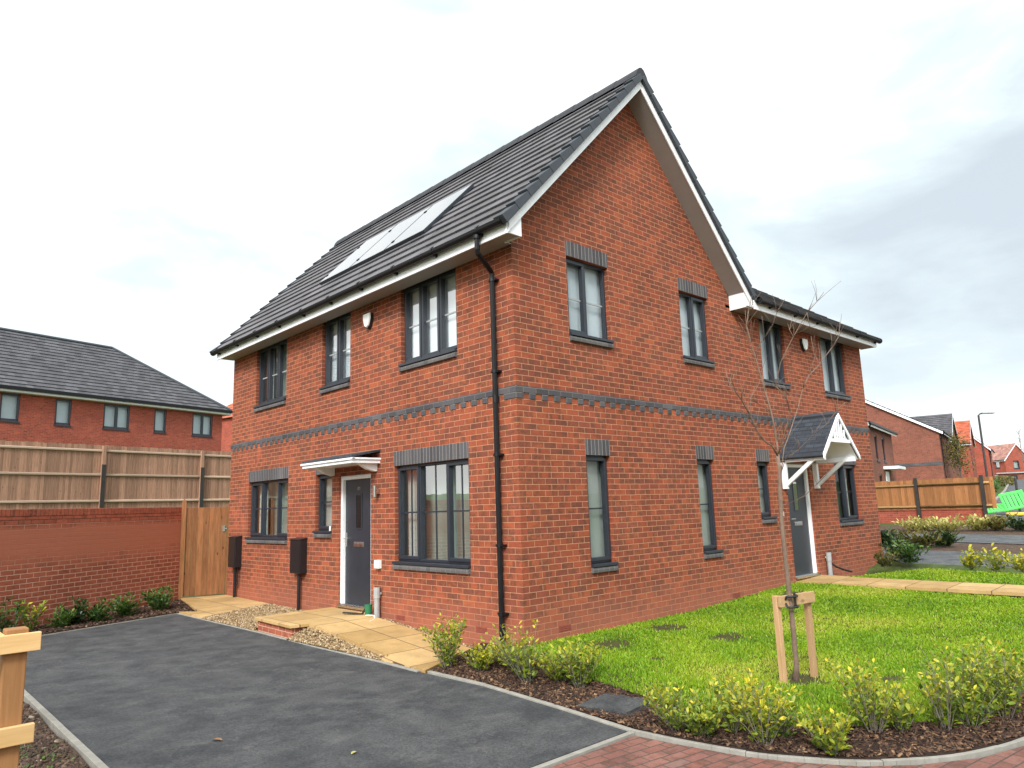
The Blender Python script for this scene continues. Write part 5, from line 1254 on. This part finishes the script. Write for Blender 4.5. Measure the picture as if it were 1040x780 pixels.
# street lamp
zz = .93
t = thing('street_lamp', 'tall dark street lamp post leaning over the road at the right', 'street lamp', (31.6, 3.06, zz), R(-40))
m = MB(); m.tube([(0, 0, -.3), (0, 0, 1.2), (0, 0, 1.22), (0, 0, 4.1)], [.085, .085, .05, .045], 10); m.build('column', 'steel_dark', t)
m = MB(); m.tube([(0, 0, 4.07), (.05, 0, 4.15), (.18, 0, 4.18)], .03, 8); m.build('bracket', 'steel_dark', t)
m = MB(); m.box(.15, .72, -.11, .11, 4.15, 4.23); m.build('lantern', 'grey_pvc', t, bevel=.03)
# green plastic barriers lying on the road
t = thing('plastic_barriers', 'bright green plastic street barriers stacked flat with yellow feet', 'barrier', (25.6, 1.15, .76), R(-65))
for ox, hw_, tl, roll_, dz in ((-.34, .36, .22, .10, .0), (.33, .38, .62, .20, .05)):
    m = MB(); c, s_ = math.cos(tl), math.sin(tl)
    tf = lambda x, y, z: (ox + x, y * c - z * s_, dz + .06 + (y + .5) * s_ + z * c + (x + hw_) * roll_)
    m.box(-hw_, -hw_ + .07, -.5, .5, 0, .06, tf=tf); m.box(hw_ - .07, hw_, -.5, .5, 0, .06, tf=tf); m.box(-hw_ + .07, hw_ - .07, -.5, -.4, 0, .06, tf=tf); m.box(-hw_ + .07, hw_ - .07, .36, .5, 0, .06, tf=tf)
    n = 5; w_ = (2 * hw_ - .14) / n
    for i in range(n): m.box(-hw_ + .07 + i * w_ + w_ * .3, -hw_ + .07 + (i + 1) * w_, -.4, .36, .008, .05, tf=tf)
    m.build('panel', 'barrier', t, fix=True, bevel=.012)
m = MB(); m.box(-.1, .75, -.72, -.52, -.03, .08); m.box(.1, .8, -.40, -.2, -.03, .07); m.build('feet', 'yellow_plastic', t, bevel=.03)
t = thing('marker_post', 'thin dark post standing by the road right of the green barriers', 'post', (27.5, 1.1, .79))
m = MB(); m.tube([(0, 0, -.2), (0, 0, 1.3)], .045, 10); m.build('pole', 'steel_dark', t)
m = MB(); m.tube([(0, 0, 1.3), (0, 0, 1.36)], [.05, .02], 10); m.build('cap', 'steel_dark', t)
# street trees and hedge
def bare_tree(loc, h, seed, label, leaf=None, name='bare_tree'):
    r = random.Random(seed); t = thing(name, label, 'tree', loc, 0, 'street trees on the right')
    m = MB(); m.tube([(0, 0, -.2), (.05, .02, h * .35), (0, .05, h * .7), (.05, .05, h)], [.07, .055, .035, .008], 7); m.build('trunk', 'bark_grey', t)
    m = MB(); tips = []
    for k in range(18):
        z = h * r.uniform(.3, .92); a = r.uniform(0, 6.28); L = h * .28 * (1.15 - z / h); p = Vector((.03, .04, z)); d = Vector((math.cos(a), math.sin(a), 1.5)).normalized()
        q = p + d * L; m.tube([p, p + d * L * .5 + Vector((0, 0, .02)), q], [.022, .014, .006], 5); tips.append(q)
        for j in range(3):
            s_ = p + d * L * r.uniform(.3, .9); e = s_ + (d + Vector((r.uniform(-.8, .8), r.uniform(-.8, .8), r.uniform(0, .5)))) * L * .35; m.tube([s_, e], [.01, .004], 4); tips.append(e)
    m.build('branches', 'bark_grey', t)
    if leaf:
        rr = np.random.default_rng(seed); n = 1500; c = np.array([tuple(tips[i % len(tips)]) for i in range(n)]) + rr.normal(0, h * .075, (n, 3))
        V, F, T = scatter(LV, LF3, c, rotmats(n, .9, rr), .16 * rr.uniform(.6, 1.2, n), rr.uniform(0, 1, n)); arr_mesh('crown', V, F, T, leaf, t)
    return t
def hl(x, y, z): p = HA + hu * x + hv * y; return (p.x, p.y, z)
bare_tree(hl(2.2, -.9, 1.2), 4.4, 3, 'slender olive leaved street tree in front of the brown gable house', 'leaf_olive', 'street_tree')
bare_tree(hl(52, -7.6, 2.9), 8.5, 5, 'tall bare street tree rising above the far pink roof')
bare_tree(hl(60, -4.6, 3.1), 7., 8, 'smaller bare street tree left of the tall one')
bare_tree(hl(40, -9.6, 2.4), 6.5, 11, 'bare street tree at the right edge of the photo')
def hedge(loc, rz, L, W, H, label, mat, n=1500):
    t = thing('hedge', label, 'hedge', loc, rz, 'hedges along the far street'); rr = np.random.default_rng(int(L * 100))
    P = rr.uniform([0, -W / 2, .05], [L, W / 2, H], (n, 3)); V, F, T = scatter(LV, LF3, P, rotmats(n, .9, rr), .2 * rr.uniform(.6, 1.2, n), rr.uniform(0, 1, n))
    arr_mesh('foliage', V, F, T, mat, t); m = MB()
    for i in range(int(L / .5)): m.tube([(.2 + i * .5, 0, -.2), (.25 + i * .5, .05, H * .7)], .02, 5)
    m.build('stem', 'bark_grey', t)
hedge(hl(-1, -2.4, 1.1), hr, 12, .9, 1.35, 'green hedge in front of the brown gable house', 'leaf_green', 1800)
hedge(hl(-15, -2.2, .85), hr, 9, 1.0, .9, 'yellow green hedge along the road behind the lamp post', 'leaf_cream', 1500)
hedge(hl(14, -3.2, 1.7), hr, 10, 1.0, 1.1, 'olive hedge further up the street', 'leaf_olive', 1200)
t = thing('porch_hut', 'small flat roofed brick porch hut by the far brick gable', 'porch', hl(38, -4.6, 2.2), hr)
m = MB(); m.box(0, 3, 0, 2.4, -.5, 1.3); m.build('wall', 'brick_brown', t); m = MB(); m.box(-.2, 3.2, -.2, 2.6, 1.302, 1.42); m.build('roof', 'grey_pvc', t); m = MB(); m.box(-.02, -.002, .7, 1.6, -.5, 1.1); m.build('door', 'black', t)

# ------------------------------------------------------------------ sky, sun, camera
SUN_EL, SUN_AZ = R(37), math.atan2(-.55, -.85)
world = bpy.data.worlds.new('World'); scene.world = world; world.use_nodes = True
nt = world.node_tree; nt.nodes.clear()
class WN(NT):
    def __init__(s): s.t = nt
w = WN(); out = nt.nodes.new('ShaderNodeOutputWorld'); bg = nt.nodes.new('ShaderNodeBackground'); nt.links.new(bg.outputs[0], out.inputs[0])
sky = nt.nodes.new('ShaderNodeTexSky'); sky.sky_type = 'NISHITA'; sky.sun_disc = False; sky.sun_elevation = SUN_EL; sky.sun_rotation = math.pi / 2 - SUN_AZ
sky.air_density = 1.; sky.dust_density = 2.; sky.ozone_density = 1.
gen = nt.nodes.new('ShaderNodeTexCoord').outputs['Generated']
mp = w.mapv(gen, loc=(.35, .1, .0), scale=(1., 1., 2.6))
n1 = w.noise(mp, 2.1, 7, .55, .35); n2 = w.noise(w.mapv(gen, loc=(3., 1., 2.), scale=(1, 1, 3.2)), 3.6, 6, .55, .5)
f = w.math('ADD', w.math('MULTIPLY', n1, .65), w.math('MULTIPLY', n2, .35))
dp_ = nt.nodes.new('ShaderNodeVectorMath'); dp_.operation = 'DOT_PRODUCT'; nt.links.new(gen, dp_.inputs[0]); dp_.inputs[1].default_value = (.75, -.45, .05)
f2 = w.math('SUBTRACT', w.math('ADD', f, .025), w.math('MULTIPLY', dp_.outputs['Value'], .12))      # heavier cloud to the right of the view
dg = nt.nodes.new('ShaderNodeVectorMath'); dg.operation = 'DOT_PRODUCT'; nt.links.new(gen, dg.inputs[0]); dg.inputs[1].default_value = Vector((.965, .14, .19)).normalized()
sx = nt.nodes.new('ShaderNodeSeparateXYZ'); nt.links.new(gen, sx.inputs[0]); zs_ = w.math('ADD', sx.outputs[2], w.math('MULTIPLY', w.math('SUBTRACT', n2, .5), .16))
f2 = w.math('SUBTRACT', f2, w.math('MULTIPLY', w.ramp(dg.outputs['Value'], [(.94, 0.), (.985, 1.)]), w.math('MULTIPLY', w.ramp(zs_, [(.09, 0.), (.17, 1.)]), .10)))
f2 = w.math('ADD', f2, w.math('MULTIPLY', w.ramp(zs_, [(.03, 1.), (.13, 0.)]), .14))      # bright band of cloud low on the horizon
cloud = w.ramp(f2, [(.28, (3.85, 4.3, 4.65)), (.37, (4.5, 5.05, 5.3)), (.43, (5.2, 5.9, 6.0)), (.49, (6.3, 6.7, 6.7)), (.62, (7.5, 7.5, 7.4))])
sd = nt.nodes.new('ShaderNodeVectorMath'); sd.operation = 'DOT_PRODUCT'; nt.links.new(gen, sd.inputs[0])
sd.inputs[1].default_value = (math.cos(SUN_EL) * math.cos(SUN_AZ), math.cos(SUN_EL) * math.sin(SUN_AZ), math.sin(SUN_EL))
glow = w.ramp(sd.outputs['Value'], [(.30, 1.), (.95, .42)])          # clouds brightened towards the sun, out of view, to keep the scene lit
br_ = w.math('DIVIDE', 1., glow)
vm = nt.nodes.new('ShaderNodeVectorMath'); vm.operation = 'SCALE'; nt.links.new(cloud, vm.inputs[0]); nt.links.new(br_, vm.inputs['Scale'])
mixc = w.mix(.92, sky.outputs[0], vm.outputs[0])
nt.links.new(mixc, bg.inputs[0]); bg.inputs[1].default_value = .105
sun = bpy.data.lights.new('Sun', 'SUN'); sun.energy = 2.0; sun.angle = R(14); sun.color = (1., .975, .935)
so = bpy.data.objects.new('Sun', sun); COL.objects.link(so); so.location = (-20, -12, 30)
dirv = Vector((math.cos(SUN_EL) * math.cos(SUN_AZ), math.cos(SUN_EL) * math.sin(SUN_AZ), math.sin(SUN_EL)))
so.rotation_euler = dirv.to_track_quat('Z', 'Y').to_euler()

cam = bpy.data.cameras.new('Camera'); co = bpy.data.objects.new('Camera', cam); COL.objects.link(co)
cam.sensor_width = 36; cam.lens = 732.484 / 1040 * 36; cam.clip_start = .05; cam.clip_end = 3000
yaw, pit, rol = R(46.99386), R(9.67914), R(-1.85221)
fw = Vector((math.cos(yaw) * math.cos(pit), math.sin(yaw) * math.cos(pit), math.sin(pit))); rt = Vector((math.sin(yaw), -math.cos(yaw), 0)); up = rt.cross(fw)
c, s_ = math.cos(rol), math.sin(rol); rt2 = rt * c + up * s_; up2 = up * c - rt * s_
mt = Matrix((rt2, up2, -fw)).transposed().to_4x4(); mt.translation = (-6.01506, -6.37780, 1.60523); co.matrix_world = mt
scene.camera = co
vs = scene.view_settings; vs.view_transform = 'Standard'; vs.look = 'None'; vs.gamma = 1.; vs.exposure = .84; vs.use_curve_mapping = False
scene.cycles.max_bounces = 8; scene.cycles.transparent_max_bounces = 12
